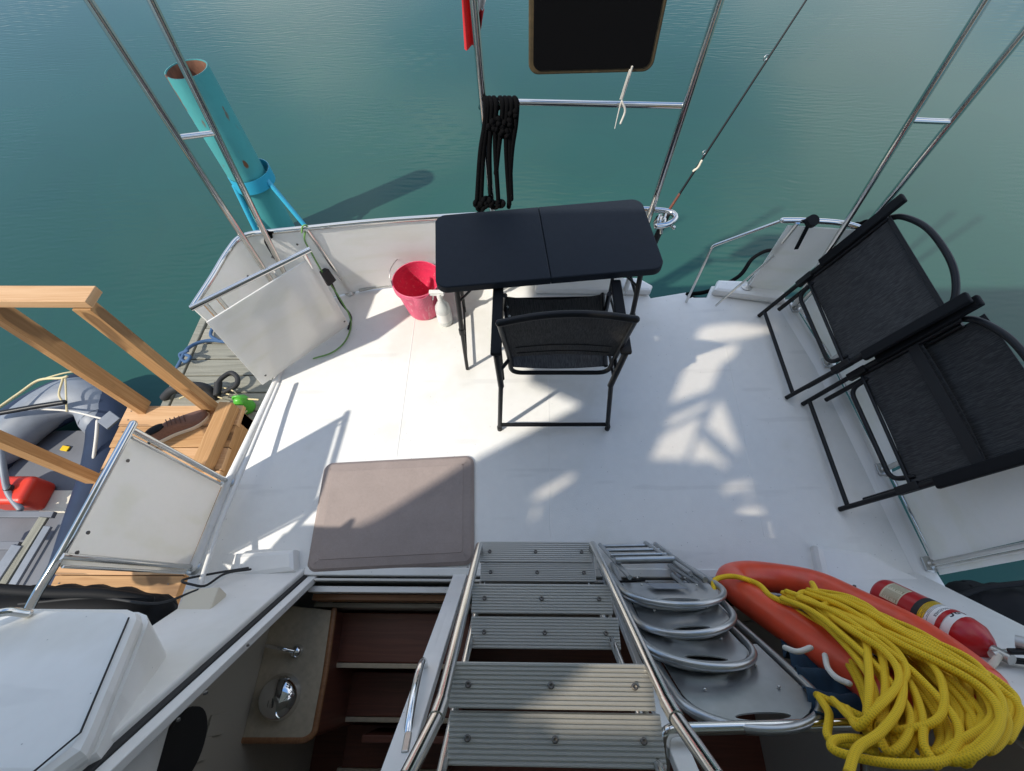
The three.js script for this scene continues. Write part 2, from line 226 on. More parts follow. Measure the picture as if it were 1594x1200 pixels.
const screwGeo = new THREE.CylinderGeometry(0.006, 0.007, 0.004, 10);

// ================================================================ WATER
{
  const t = tex(1024, 1024, (u, v) => { let h = 0; const w = [[5, 47, 1], [-9, 61, 0.9], [14, 79, 0.7], [-6, 97, 0.6], [3, 31, 0.5]]; const q = fbm(u * 9, v * 12, 9, 12, 101, 4), calm = smooth(0.42, 0.66, fbm(u * 4, v * 4, 4, 4, 107, 4)); for (const [a, b, k] of w) h += k * Math.sin(6.28318 * (a * u + b * v) + q * 14 + k * 9); return 0.5 + 0.085 * h * (0.12 + calm) + 0.10 * (fbm(u * 60, v * 160, 60, 160, 109, 3) - 0.5); }, false, 1);
  const m = phys({ map: tex(512, 512, (u, v) => { const k = 0.8 + 0.4 * fbm(u * 5, v * 5, 5, 5, 113, 4); return [0.020 * k, 0.074 * k, 0.058 * k]; }, true, 0.35), roughness: 0.09, ior: 1.33, bumpMap: t, bumpScale: 0.0026 });
  const g = new THREE.PlaneGeometry(400, 400, 1, 1).rotateX(-Math.PI / 2); const uv = g.attributes.uv; for (let i = 0; i < uv.count; i++) uv.setXY(i, uv.getX(i) * 74, uv.getY(i) * 74);
  const o = new THREE.Mesh(g, m); o.name = 'water'; o.position.y = -1; o.receiveShadow = true; o.userData = { kind: 'structure', label: 'green harbour water with fine ripples', category: 'water' }; scene.add(o);
}

// ================================================================ THE BOAT
const boat = thing('motor_boat', 'white motor boat seen from its bridge, aft deck with steel rails', 'boat', V(0, 0, 0));
{
  const left = [[-1.60, 0.7], [-1.575, -0.3], [-1.545, -0.78], [-1.46, -1.36], [-1.44, -1.80], [-1.36, -1.98], [-1.15, -2.07], [-0.8, -2.12], [-0.4, -2.145], [0.2, -2.15], [0.72, -2.13]];
  const right = [[1.02, -2.03], [1.06, -1.985], [1.14, -1.985], [1.19, -2.08], [1.42, -2.10], [1.58, -2.04], [1.63, -1.93], [1.71, -1.46], [1.765, -0.83], [1.795, -0.39], [1.83, -0.2], [1.85, 0.7]];
  const outline = [...left, [0.76, -2.09], [0.79, -1.985], ...right, [1.30, 0.7], [1.30, -0.345], [-1.26, -0.345], [-1.26, 0.7]];
  const shape = new THREE.Shape(outline.map(([x, z]) => new THREE.Vector2(x, -z)));
  const deck = part('deck', uvBox(new THREE.ExtrudeGeometry(shape, { depth: 0.05, bevelEnabled: true, bevelSize: 0.012, bevelThickness: 0.012, bevelOffset: -0.012, bevelSegments: 3 }).rotateX(-Math.PI / 2).translate(0, -0.062, 0)), M.deck, boat);
  const hs = new THREE.Shape(outline.map(([x, z]) => new THREE.Vector2(x * (Math.abs(x) > 1.31 ? 0.992 : 1), -z * (z < -1 ? 0.992 : 1))));
  part('hull', uvBox(new THREE.ExtrudeGeometry(hs, { depth: 1.25, bevelEnabled: false }).rotateX(-Math.PI / 2).translate(0, -1.315, 0)), M.gel, boat, 'white hull side below the deck edge');
  // moulded seams in the deck, thin raised lines
  for (const [a, b] of [[[648, 480], [617, 712]], [[852, 500], [857, 836]], [[1130, 540], [1190, 835]]]) part('deck_seam', board(onY(...a, 0.0), onY(...b, 0.0), 0.005, 0.003), M.gel, deck);
  for (const [px, py] of [[1192, 469], [728, 884]]) part('deck_bolt', new THREE.CylinderGeometry(0.0055, 0.0065, 0.005, 10).translate(...onY(px, py, 0.002)), M.rivet, deck);
  // toe rails along both sides
  part('toe_rail', sweep([[-1.558, -0.36], [-1.53, -0.78], [-1.448, -1.36], [-1.43, -1.78]].map(([x, z]) => V(x, 0.006, z)), 0.02, 10), M.gel, boat);
  const rt = [[1.60, -1.93], [1.685, -1.46], [1.735, -0.83], [1.765, -0.39], [1.80, -0.2]];
  part('toe_rail', sheet(12, 3, (u, v) => { const f = u * 4 - 1e-6, i = Math.max(0, Math.floor(f)), t = f - i, x = rt[i][0] + (rt[i + 1][0] - rt[i][0]) * t, z = rt[i][1] + (rt[i + 1][1] - rt[i][1]) * t; return V(x - 0.05 + v * 0.075, 0.002 + 0.028 * Math.sin(Math.min(1, v * 1.4) * 1.57), z); }, 0.002), M.gel, boat);
  // raised pads beside the transom gate
  part('transom_lip', [slab([V(0.06, 0.055, -2.02), V(0.78, 0.055, -1.995), V(0.80, 0.055, -2.04), V(0.72, 0.055, -2.11), V(0.06, 0.055, -2.13)], 0.055, 0.02)], M.gel, boat);
  part('transom_pad', [slab([V(1.16, 0.06, -1.99), V(1.58, 0.06, -1.90), V(1.60, 0.06, -1.96), V(1.50, 0.06, -2.06), V(1.21, 0.06, -2.08)], 0.06, 0.025)], M.gel, boat);
  // cabin side decks, bulkhead flanges
  const fl = (x0, x1) => slab([B(x0, -0.02), B(x1, -0.02), B(x1, 1.5), B(x0, 1.5)], 0.035, 0.008);
  const bl = part('bulkhead', fl(-1.35, -1.03), M.gel, boat, 'raked white cabin bulkhead with bolts, beside the left doorway');
  const br = part('bulkhead', fl(1.27, 1.74), M.gel, boat, 'raked white cabin bulkhead behind the fire extinguisher');
  part('bulkhead_ridge', [slab([B(-1.34, 0.0, 0.04), B(-1.20, 0.0, 0.04), B(-1.22, 0.42, 0.032), B(-1.345, 0.52, 0.03)].reverse(), 0.06, 0.016)], M.gel, boat);
  part('coaming_foot', [slab([V(-1.36, 0.05, -0.42), V(-1.08, 0.06, -0.44), V(-1.05, 0.06, -0.34), V(-1.36, 0.06, -0.30)].reverse(), 0.08, 0.025)], M.gel, boat);
  part('coaming_foot', [slab([V(1.30, 0.055, -0.47), V(1.52, 0.055, -0.44), V(1.74, 0.06, -0.30), V(1.28, 0.06, -0.30)].reverse(), 0.08, 0.026)], M.gel, boat);
  part('cabin_side', [box(-1.37, -1.345, -0.06, 1.48, 0.62, 3.0), slab([V(-1.352, 0.0, -0.30), V(-1.352, 1.48, 0.61), V(-1.352, 0, 0.62)], 0.02)], M.gel, boat);
  part('cabin_side', [box(1.735, 1.76, -0.06, 1.48, 0.62, 3.0), slab([V(1.755, 0.0, -0.30), V(1.755, 1.48, 0.61), V(1.755, 0, 0.62)], 0.02)], M.gel, boat);
  part('bridge_floor', box(-1.6, 1.85, 1.50, 1.58, 0.62, 3.2, 0.02), M.gel, boat);
  // bolts on the bulkheads
  for (const [px, py] of [[363, 960], [414, 922], [452, 894], [240, 1052], [320, 1078]]) { const o = part('bolt', new THREE.CylinderGeometry(0.006, 0.007, 0.006, 10).rotateX(-1.015).translate(...onB(px, py, 0.004)), M.rivet, bl); void o; }
  for (const [px, py] of [[1276, 884], [1330, 912], [1252, 872]]) part('bolt', new THREE.CylinderGeometry(0.006, 0.007, 0.006, 10).rotateX(-1.015).translate(...onB(px, py, 0.05)), M.rivet, br);
  { const p = onB(413, 938, 0.012); part('latch_block', new RoundedBoxGeometry(0.035, 0.028, 0.022, 2, 0.004).rotateX(-0.6).rotateZ(0.5).translate(p.x, p.y, p.z), M.cream, bl); }
  for (const [a, b] of [[[172, 1172], [196, 1152]], [[368, 996], [384, 984]], [[466, 905], [474, 899]]]) part('drain_slot', board(onB(...a, 0.003), onB(...b, 0.003), 0.012, 0.004, BN), M.rivet, bl);
  // door frame: rubber track, inner frame strip, jambs, sill
  part('track_seal', [board(B(-1.022, 0.0, 0.004), B(-1.022, 1.45, 0.004), 0.022, 0.02, BN)], M.rubber, boat);
  part('door_frame', [board(B(-0.992, -0.02, -0.01), B(-0.992, 1.45, -0.01), 0.038, 0.03, BN)], M.gel, boat);
  for (const [px, py] of [[386, 1004], [278, 1120]]) part('bolt', new THREE.CylinderGeometry(0.004, 0.005, 0.006, 10).rotateX(-1.015).translate(...onB(px, py, 0.008)), M.rivet, boat);
  const jamb = part('door_jamb', [board(B(-0.307, -0.02, 0.005), B(-0.307, 1.45, 0.005), 0.062, 0.035, BN)], M.gel, boat, 'white door jamb with a chrome grab handle');
  const hp = [[664, 1036], [668, 1030], [660, 1050], [640, 1130], [636, 1150]];
  const h0 = onB(661, 1040, 0.02), h1 = onB(635, 1140, 0.02);
  part('grab_handle', spline([h0, h0.clone().addScaledVector(BN, 0.028).lerp(h1, 0.04), h0.clone().lerp(h1, 0.25).addScaledVector(BN, 0.05), h0.clone().lerp(h1, 0.6).addScaledVector(BN, 0.045), h0.clone().lerp(h1, 0.92).addScaledVector(BN, 0.015), h1], 0.011, 40, 12), M.chrome, jamb);
  part('latch', [board(onB(636, 1140, 0.026), onB(630, 1172, 0.026), 0.018, 0.008, BN)], M.steelDull, jamb);
  part('door_jamb', [board(B(0.365, -0.02, 0.0), B(0.365, 1.4, 0.0), 0.05, 0.03, BN)], M.gel, boat);
  const sill = part('door_sill', [box(-1.03, 1.27, -0.055, 0.012, -0.368, -0.33, 0.006)], M.gel, boat);
  part('sill_track', [box(-1.0, 1.26, -0.05, 0.016, -0.318, -0.306, 0.003)], M.alu, sill);
  part('sill_track', [box(-1.0, 1.26, -0.06, -0.01, -0.288, -0.262, 0.003)], M.gel, sill);
  part('sill_beam', [box(-1.0, -0.34, -0.16, -0.07, -0.262, -0.235, 0.004)], M.teakTrim, sill);
  // cabin inside
  const side = (x) => slab([V(x, -1.1, -0.21), V(x, 0.1, -0.205), V(x, 1.44, RZ + RK * 1.44 + 0.06), V(x, 1.44, 2.6), V(x, -1.1, 2.6)], 0.02);
  part('cabin_wall', [side(-1.20), side(1.29), box(-1.03, 1.27, -1.1, -0.18, -0.235, -0.215), box(-1.03, 1.27, -1.1, 1.45, 2.6, 2.62)], M.cabin, boat, 'cream cabin lining seen through the doorway');
  part('cabin_floor', [box(-1.2, 1.27, -0.99, -0.965, -0.2, 2.6)], M.teak, boat);
  { const p = onX(283, 1165, -1.193); part('speaker', new THREE.CylinderGeometry(0.12, 0.12, 0.012, 32).rotateZ(Math.PI / 2).translate(p.x, p.y, p.z), M.rubber, boat, 'black round speaker on the cabin wall'); }
  for (const [px, py] of [[338, 1128], [310, 1168]]) { const p = onX(px, py, -1.193); part('switch_plate', new RoundedBoxGeometry(0.008, 0.11, 0.07, 2, 0.003).translate(p.x, p.y, p.z), M.cabin, boat); }
  const q = (y, l, r, t, b) => { const p = onY(l, (t + b) / 2, y), p2 = onY(r, (t + b) / 2, y), z0 = onY(600, t, y).z, z1 = onY(600, b, y).z; return [p.x, p2.x, z0, z1]; };
  const stair = part('companion_stair', [box(-0.80, -0.30, -0.965, -0.5, 0.31, 0.34)], M.teak, boat, 'dark mahogany steps going down into the cabin');
  for (const [y, l, r, t, b] of [[-0.28, 512, 730, 954, 1032], [-0.53, 526, 720, 1046, 1116], [-0.78, 536, 700, 1128, 1196]]) {
    const [x0, x1, z0, z1] = q(y, l, r, t, b);
    part('tread', [box(x0, x1, y - 0.03, y, z0, z1, 0.006)], M.teak, stair); part('nosing', [box(x0 - 0.02, x1, y - 0.035, y + 0.004, z1 + 0.001, z1 + 0.022, 0.004)], M.counter, stair);
    part('riser', [box(x0, x1, y - 0.25, y - 0.036, z1 + 0.002, z1 + 0.015, 0.003)], M.teak, stair);
  }
  const cy = -0.14, cp = [[428, 940], [519, 950], [505, 1050], [488, 1142], [474, 1152], [376, 1152]].map(([x, y]) => onY(x, y, cy));
  const counter = part('galley_counter', [slab(cp.slice().reverse(), 0.03, 0.006)], M.counter, boat, 'pale galley counter with a wooden edge');
  part('edge_trim', [sweep(rounded(cp.slice(1, 6).map((p) => p.clone().setY(cy - 0.01)), 0.03), 0.014, 8)], M.teakTrim, counter);
  part('cupboard', [slab(cp.map((p) => p.clone().setY(cy - 0.032)).reverse(), 0.9)], M.teak, counter);
  { const p = onY(436, 1085, cy); part('sink_cover', lathe([[0, 0.07], [0.035, 0.067], [0.065, 0.052], [0.083, 0.024], [0.09, 0.001]]).translate(p.x, p.y, p.z), M.chrome, counter); const f = onY(462, 1014, cy); part('faucet', [lathe([[0, 0.03], [0.018, 0.028], [0.025, 0.012], [0.03, 0.001]]).translate(f.x, f.y, f.z), spline([f.clone().add(V(0, 0.02, 0)), f.clone().add(V(-0.05, 0.05, -0.01)), f.clone().add(V(-0.12, 0.04, -0.02))], 0.009, 20, 10)], M.chrome, counter); }
  // locker lid at the cabin's port quarter
  const LP = [[-70, 941, 0.75], [200, 943, 0.75], [213, 948, 0.757], [216, 960, 0.768], [142, 1140, 0.935], [128, 1168, 0.955], [60, 1215, 0.99], [-70, 1215, 0.99]].map((a) => onY(...a));
  const lid = part('locker_lid', [slab(LP.slice().reverse(), 0.06, 0.024)], M.gel, boat, 'large white locker lid with a pale handle, beside the cabin');
  { const a = onY(-40, 985, 0.80), b = onY(44, 955, 0.775); part('handle', spline([a, a.clone().add(V(0.01, 0.05, 0)), b.clone().add(V(-0.03, 0.045, 0)), b.clone().add(V(0, 0.0, 0))], 0.012, 24, 10), M.steel, lid); }
  part('locker_body', [slab(LP.map((p) => p.clone().add(V(-0.005, -0.055, 0.012))).reverse(), 0.3)], M.gel, boat);
  part('lid_rim', [sweep([[212, 962, 0.775], [140, 1140, 0.944], [60, 1208, 0.994]].map((a) => onY(...a)).map((p) => p.add(V(-0.02, 0.003, 0))), 0.0025, 6)], M.rubber, lid);

  // rails: near left frame with its panel
  const RY = 0.63, post = (n, a, b, r = 0.0125) => { part(n, bar(a, b, r), M.steel, boat); };
  const flange = (p, parent = boat) => part('rail_base', lathe([[0, 0.022], [0.016, 0.02], [0.02, 0.008], [0.034, 0.006], [0.036, 0.001]], 20).translate(p.x, p.y + 0.001, p.z), M.steelDull, parent);
  const pa = V(-1.535, 0, -0.777), pb = V(-1.562, 0, -0.36), ta = V(-1.545, 0.66, -0.765), tb = V(-1.575, 0.66, -0.29);
  flange(pa); flange(pb);
  part('top_rail', bent([ta.clone().add(V(0.003, 0, -0.02)), tb, V(-1.66, 0.60, -0.15), V(-1.70, 0.52, 0.15), V(-1.72, 0.5, 0.7)], 0.0145, 0.12), M.steel, boat);
  for (const [a, b] of [[pa, ta], [pb, tb]]) { part('stanchion', bar(a.clone().setY(0.02), b, 0.0125), M.steel, boat); part('stanchion', bar(a.clone().add(V(0.004, 0.05, 0.03)), b.clone().add(V(0.004, -0.02, 0.03)), 0.006), M.steel, boat); }
  const pn = part('rail_panel', [slab([pa.clone().add(V(-0.012, 0.02, 0.015)), ta.clone().add(V(-0.012, -0.025, 0.012)), tb.clone().add(V(-0.012, -0.025, 0.03)), pb.clone().add(V(-0.012, 0.02, 0.03))], 0.008, 0.002)], M.board, boat, 'white board fixed inside the rail beside the wooden stair');
  for (const [px, py] of [[199, 717], [137, 829], [232, 689], [120, 860]]) { const p = onX(px, py, -1.555); part('screw', new THREE.CylinderGeometry(0.006, 0.007, 0.005, 10).rotateZ(Math.PI / 2).translate(p.x, p.y, p.z), M.rivet, pn); }
  // stern rail, port side round to the table
  const rail = [[300, 478], [330, 432], [355, 391], [372, 371], [392, 364], [420, 361], [480, 355], [580, 345], [680, 338], [770, 333], [860, 330], [940, 327], [1012, 326], [1046, 331], [1052, 338], [1040, 349], [1022, 352]].map(([x, y]) => onY(x, y, RY));
  part('top_rail', spline(rail, 0.0145, 160, 12), M.steel, boat, 'polished stern rail');
  const topW = rail.slice(0, 13).map((p) => p.clone().add(V(0, -0.018, 0)));
  const botW = [[-1.475, -1.385], [-1.462, -1.55], [-1.452, -1.72], [-1.44, -1.80], [-1.415, -1.88], [-1.35, -1.96], [-1.15, -2.045], [-0.82, -2.095], [-0.48, -2.125], [-0.16, -2.13], [0.14, -2.13], [0.4, -2.13], [0.62, -2.12]].map(([x, z]) => V(x, 0.01, z));
  const wc = new THREE.CatmullRomCurve3(topW), wb = new THREE.CatmullRomCurve3(botW);
  const sp = part('stern_panel', sheet(60, 3, (u, v) => { const a = wb.getPoint(u), b = wc.getPoint(u), p = a.lerp(b, v); p.u = u * 3.2; p.v = v * 0.63; return p; }, 0.008), M.board, boat, 'white board curving inside the stern rail behind the red bucket');
  for (const [x, y] of [[0.06, 0.5], [0.12, 0.2], [0.2, 0.55], [0.27, 0.8], [0.36, 0.75], [0.46, 0.85], [0.36, 0.2], [0.17, 0.75]]) { const p = wb.getPoint(x).lerp(wc.getPoint(x), y); part('screw', ball(p, 0.006, 1, 1, 1), M.rivet, sp); }
  for (const [t, b] of [[[478, 357], [545, 455]], [[690, 338], [716, 448]]]) { const a = onY(...b, 0), c = onY(...t, RY); a.y = 0.02; part('stanchion', bar(a, c, 0.0115), M.steel, boat); flange(onY(...b, 0)); }
  part('lower_rail', [spline([onY(560, 452, 0.03), onY(600, 445, 0.03), onY(640, 443, 0.03), onY(690, 441, 0.03)], 0.009, 24, 8)], M.steelDull, boat);
  // stern frame between the middle posts
  const m0 = V(-0.178, 0.62, -2.055), m1 = V(0.644, 0.62, -2.01);
  part('stern_post', bar(V(-0.17, 0.0, -2.06), V(-0.19, 2.395, -2.06), 0.0165), M.steel, boat); part('stern_post', bar(V(0.625, 0.0, -2.015), V(0.72, 2.395, -1.985), 0.0155), M.steel, boat);
  part('cross_bar', bar(V(-0.183, 1.178, -2.058), V(0.666, 1.165, -2.008), 0.0125), M.steel, boat);
  // roof legs in pairs with a rung
  const leg = (a, b, n = 'roof_leg') => part(n, bar(a, b, 0.0145), M.steel, boat);
  const up = (px, py, b) => { const d = ray(px, py), t = (d.x * b.x + d.z * b.z) / (d.x * d.x + d.z * d.z); return V(d.x * t, H + d.y * t, d.z * t); };
  const ext = (a, b, y) => a.clone().lerp(b, (y - a.y) / (b.y - a.y));
  const pairs = [[[419, 432], [138, 0], V(-1.40, 0, -1.79)], [[428, 395], [235, 0], V(-1.34, 0, -1.86)], [[1229, 487], [1535, 0], V(1.63, 0, -1.86)], [[1355, 345], [1594, 50], V(1.72, 0, -1.90)]];
  const L = pairs.map(([a, b, g]) => { const p = up(...a, g), r = up(...b, g); return [ext(p, r, 0.02), ext(p, r, 2.395)]; });
  for (const [a, b] of L) { leg(a, b); flange(a.clone().setY(0.0)); }
  const rung = (i, j, pi, pj) => { const a = up(...pi, L[i][0]), b = up(...pj, L[j][0]); const e = (p, k) => ext(L[k][0], L[k][1], p.y); part('rung', bar(e(a, i), e(b, j), 0.011), M.steel, boat); };
  rung(0, 1, [283, 212], [334, 207]); rung(2, 3, [1418, 187], [1476, 188]);
  // starboard rail, its boards and posts
  const sr = [V(1.30, RY, -1.93), V(1.42, RY, -1.925), V(1.62, RY, -1.89), V(1.72, RY, -1.80), V(1.775, RY, -1.4), V(1.80, RY, -0.83), V(1.815, RY, -0.39), V(1.84, RY, 0.2)];
  part('top_rail', spline(sr, 0.0145, 60, 12), M.steel, boat, 'polished starboard rail behind the folded chairs');
  const base2 = [[1.64, -1.86], [1.70, -1.46], [1.755, -0.83], [1.785, -0.39]];
  base2.forEach(([x, z], i) => { flange(V(x, 0.028, z)); part('stanchion', bar(V(x, 0.03, z), V([1.69, 1.77, 1.80, 1.815][i], RY, z + 0.01), 0.0125), M.steel, boat); part('rail_base', [board(V(x - 0.02, 0.034, z - 0.03), V(x - 0.02, 0.034, z + 0.03), 0.03, 0.012)], M.steelDull, boat); });
  for (const [a, b] of [[0, 1], [1, 2], [2, 3]]) { const [x0, z0] = base2[a], [x1, z1] = base2[b], o = 0.018, p = part('rail_panel', [slab([V(x0 + o, 0.035, z0 + 0.02), V(x1 + o, 0.035, z1 - 0.012), V([1.69, 1.77, 1.80, 1.815][b] + o, 0.6, z1 - 0.012), V([1.69, 1.77, 1.80, 1.815][a] + o, 0.6, z0 + 0.02)].reverse(), 0.008, 0.002)], M.board, boat); part('panel_strip', [bar(V(x0 + 0.01, 0.05, z0 + 0.03), V(x1 + 0.01, 0.05, z1 - 0.03), 0.006)], M.steel, p); }
  part('panel_strip', [bar(V(1.79, 0.05, -0.372), V(1.82, 0.6, -0.366), 0.004), slab([V(1.80, 0.035, -0.385), V(1.80, 0.035, -0.345), V(1.83, 0.6, -0.34), V(1.83, 0.6, -0.38)], 0.004)], M.board, boat);
  // stern panel to starboard, its post and braces, the swim ladder handrail
  const q0 = onY(1160, 447, 0.02), q1 = onY(1226, 350, 0.6), q2 = onY(1334, 357, 0.6), q3 = V(1.60, 0.02, -1.97);
  const p2 = part('stern_panel', [slab([q0, q3, q2, q1].reverse(), 0.008, 0.002)], M.board, boat, 'white board at the stern corner beside the gate');
  for (const [px, py] of [[1221, 401], [1228, 402]]) part('screw', ball(onZ(px, py, -1.99), 0.004), M.rivet, p2);
  part('stanchion', bar(onY(1162, 444, 0.03), onY(1242, 346, RY), 0.0115), M.steel, boat); part('stanchion', bar(onY(1114, 476, 0.02), onY(1204, 398, 0.42), 0.006), M.steel, boat); flange(onY(1162, 446, 0.06));
  part('gate_rail', bent([V(1.31, RY, -1.935), onY(1109, 383, 0.42), onY(1068, 470, 0.0)], 0.008, 0.02), M.steel, boat, 'thin steel handrail at the swim ladder gap');
  // unseen roof, outline shaped to cast the deck shade; added panes make light patches
  const RH = 2.4, roofAt = (p) => V(p.x + SUN.x * (RH - p.y), RH, p.z + SUN.z * (RH - p.y));
  const ro = [onY(480, 880), onY(560, 850), onY(630, 806), onY(738, 738), onY(905, 652), onY(824, 615), onY(823, 440)].map(roofAt);
  const zEnd = ro[6].z - 0.12; ro[6].z = zEnd;
  const plan = [V(ro[0].x - 0.7, RH, ro[0].z + 0.3), ...ro, V(2.1, RH, zEnd), V(2.1, RH, 3.4), V(ro[0].x - 0.7, RH, 3.4)];
  const rs = new THREE.Shape(plan.map((p) => new THREE.Vector2(p.x, -p.z)));
  const holes = [  // added openings, each shaped back from a light patch on the deck
    [[1088, 530], [1112, 523], [1150, 520], [1222, 530], [1170, 545], [1150, 549], [1086, 557], [1082, 548]],
    [[1078, 564], [1156, 553], [1146, 574], [1126, 586], [1112, 622], [1104, 630], [1042, 652]],
    [[1122, 638], [1135, 662], [1148, 700], [1165, 748], [1156, 738], [1098, 690]],
    [[1108, 645], [1104, 655], [1034, 692], [1042, 674]],
    [[1094, 670], [1082, 712], [1066, 744], [1010, 742], [1030, 702]],
    [[1090, 698], [1138, 748], [1128, 758], [1108, 746], [1072, 746]],
    [[1136, 779], [1174, 775], [1178, 786], [1122, 798]], [[1152, 800], [1176, 794], [1182, 812]],
    [[838, 790], [890, 762], [896, 768], [845, 803], [818, 808]], [[824, 818], [838, 815], [833, 841], [822, 841]],
    [[1002, 548], [1010, 541], [1028, 548], [1024, 557]], [[981, 577], [996, 577], [996, 586], [988, 588]],
    [[1076, 884], [1112, 876], [1114, 881], [1086, 891]],
  ].map((a) => a.map((p) => roofAt(onY(...p))));
  holes.push([[945, 1030], [1016, 1030], [1034, 1196], [770, 1196], [762, 1175], [880, 1108], [920, 1070]].map((p) => roofAt(onY(...p, 1.01))));  // added opening for the light patch on the upper treads
  holes.push([[576, 836], [580, 836], [574, 868], [569, 866]].map((p) => roofAt(onY(...p, 0.02))));
  const paths = holes.map((h) => h.map((p) => new THREE.Vector2(p.x, -p.z))); for (const p of paths) rs.holes.push(new THREE.Path(p));
  const roof = part('shade_roof', uvBox(new THREE.ExtrudeGeometry(rs, { depth: 0.03, bevelEnabled: false }).rotateX(-Math.PI / 2).translate(0, RH, 0)), M.gel, boat, 'unseen white roof shaped to cast the deck shade');
  for (const p of paths) part('light_patch_pane', uvBox(new THREE.ShapeGeometry(new THREE.Shape(p)).rotateX(-Math.PI / 2).translate(0, RH + 0.015, 0)), M.patchPane, roof);  // added panes, sun through them makes the deck light patches
}

// ================================================================ THINGS ON DECK
{ // boarding gate swung inboard
  const a = V(-1.50, 0.035, -1.335), b = V(-1.085, 0.035, -1.765), c = onY(488, 404, 0.65), d = onY(318, 498, 0.65), t0 = onY(297, 480, 0.70), t1 = onY(483, 388, 0.70);
  const g = thing('rail_gate', 'white rail gate standing open over the deck beside the dock', 'gate', V(-1.48, 0, -1.36));
  const p = part('gate_board', [slab([a, b, c, d], 0.008, 0.002)], M.board, g);
  part('top_rail', bar(t0, t1, 0.0135), M.steel, g);
  for (const k of [0.1, 0.2, 0.66, 0.94]) { const u = t0.clone().lerp(t1, k), l = a.clone().lerp(b, k); part('gate_post', bar(l.add(V(-0.016, 0, -0.016)), u.clone().add(V(-0.004, 0, -0.004)), 0.0105), M.steel, g); }
  for (const [px, py] of [[464, 431], [488, 415], [332, 511], [536, 500], [413, 584]]) { const q = onY(px, py, 0.62), n = V(0.7, 0.1, 0.7); const w = V(0, 0, 0).subVectors(b, a).cross(V(0, 0, 0).subVectors(d, a)).normalize(), ry = ray(px, py), t = V(a.x, a.y - H, a.z).dot(w) / ry.dot(w); q.set(ry.x * t, H + ry.y * t, ry.z * t); part('screw', ball(q, 0.0065), M.rivet, p); void n; }
}
{ // antenna folded down along the deck edge
  const g = thing('radio_antenna', 'white folded radio antenna lying along the deck edge by its mount', 'antenna', onY(300, 945, 0.1));
  part('mount', [slab([onY(289, 917, 0.30), onY(341, 913, 0.30), onY(320, 968, 0.34), onY(266, 968, 0.34)].reverse(), 0.07, 0.006), slab([onY(266, 969, 0.33), onY(306, 968, 0.33), onY(300, 982, 0.33), onY(261, 982, 0.33)].reverse(), 0.10, 0.006)], M.cream, g);
  part('whip', [sweep([onY(311, 912, 0.16), onY(340, 821, 0.11), onY(416, 640, 0.075), onY(434, 598, 0.07)], 0.011, 10)], M.white, g);
  part('cable', [spline([onY(390, 886, 0.12), onY(350, 893, 0.16), onY(318, 912, 0.22), onY(300, 910, 0.24), onY(284, 903, 0.2), onY(330, 893, 0.12), onY(386, 884, 0.10)], 0.005, 50, 7), spline([onY(308, 918, 0.3), onY(250, 938, 0.32), onY(150, 930, 0.32), onY(30, 940, 0.34)], 0.005, 40, 7)], M.rubber, g);
}
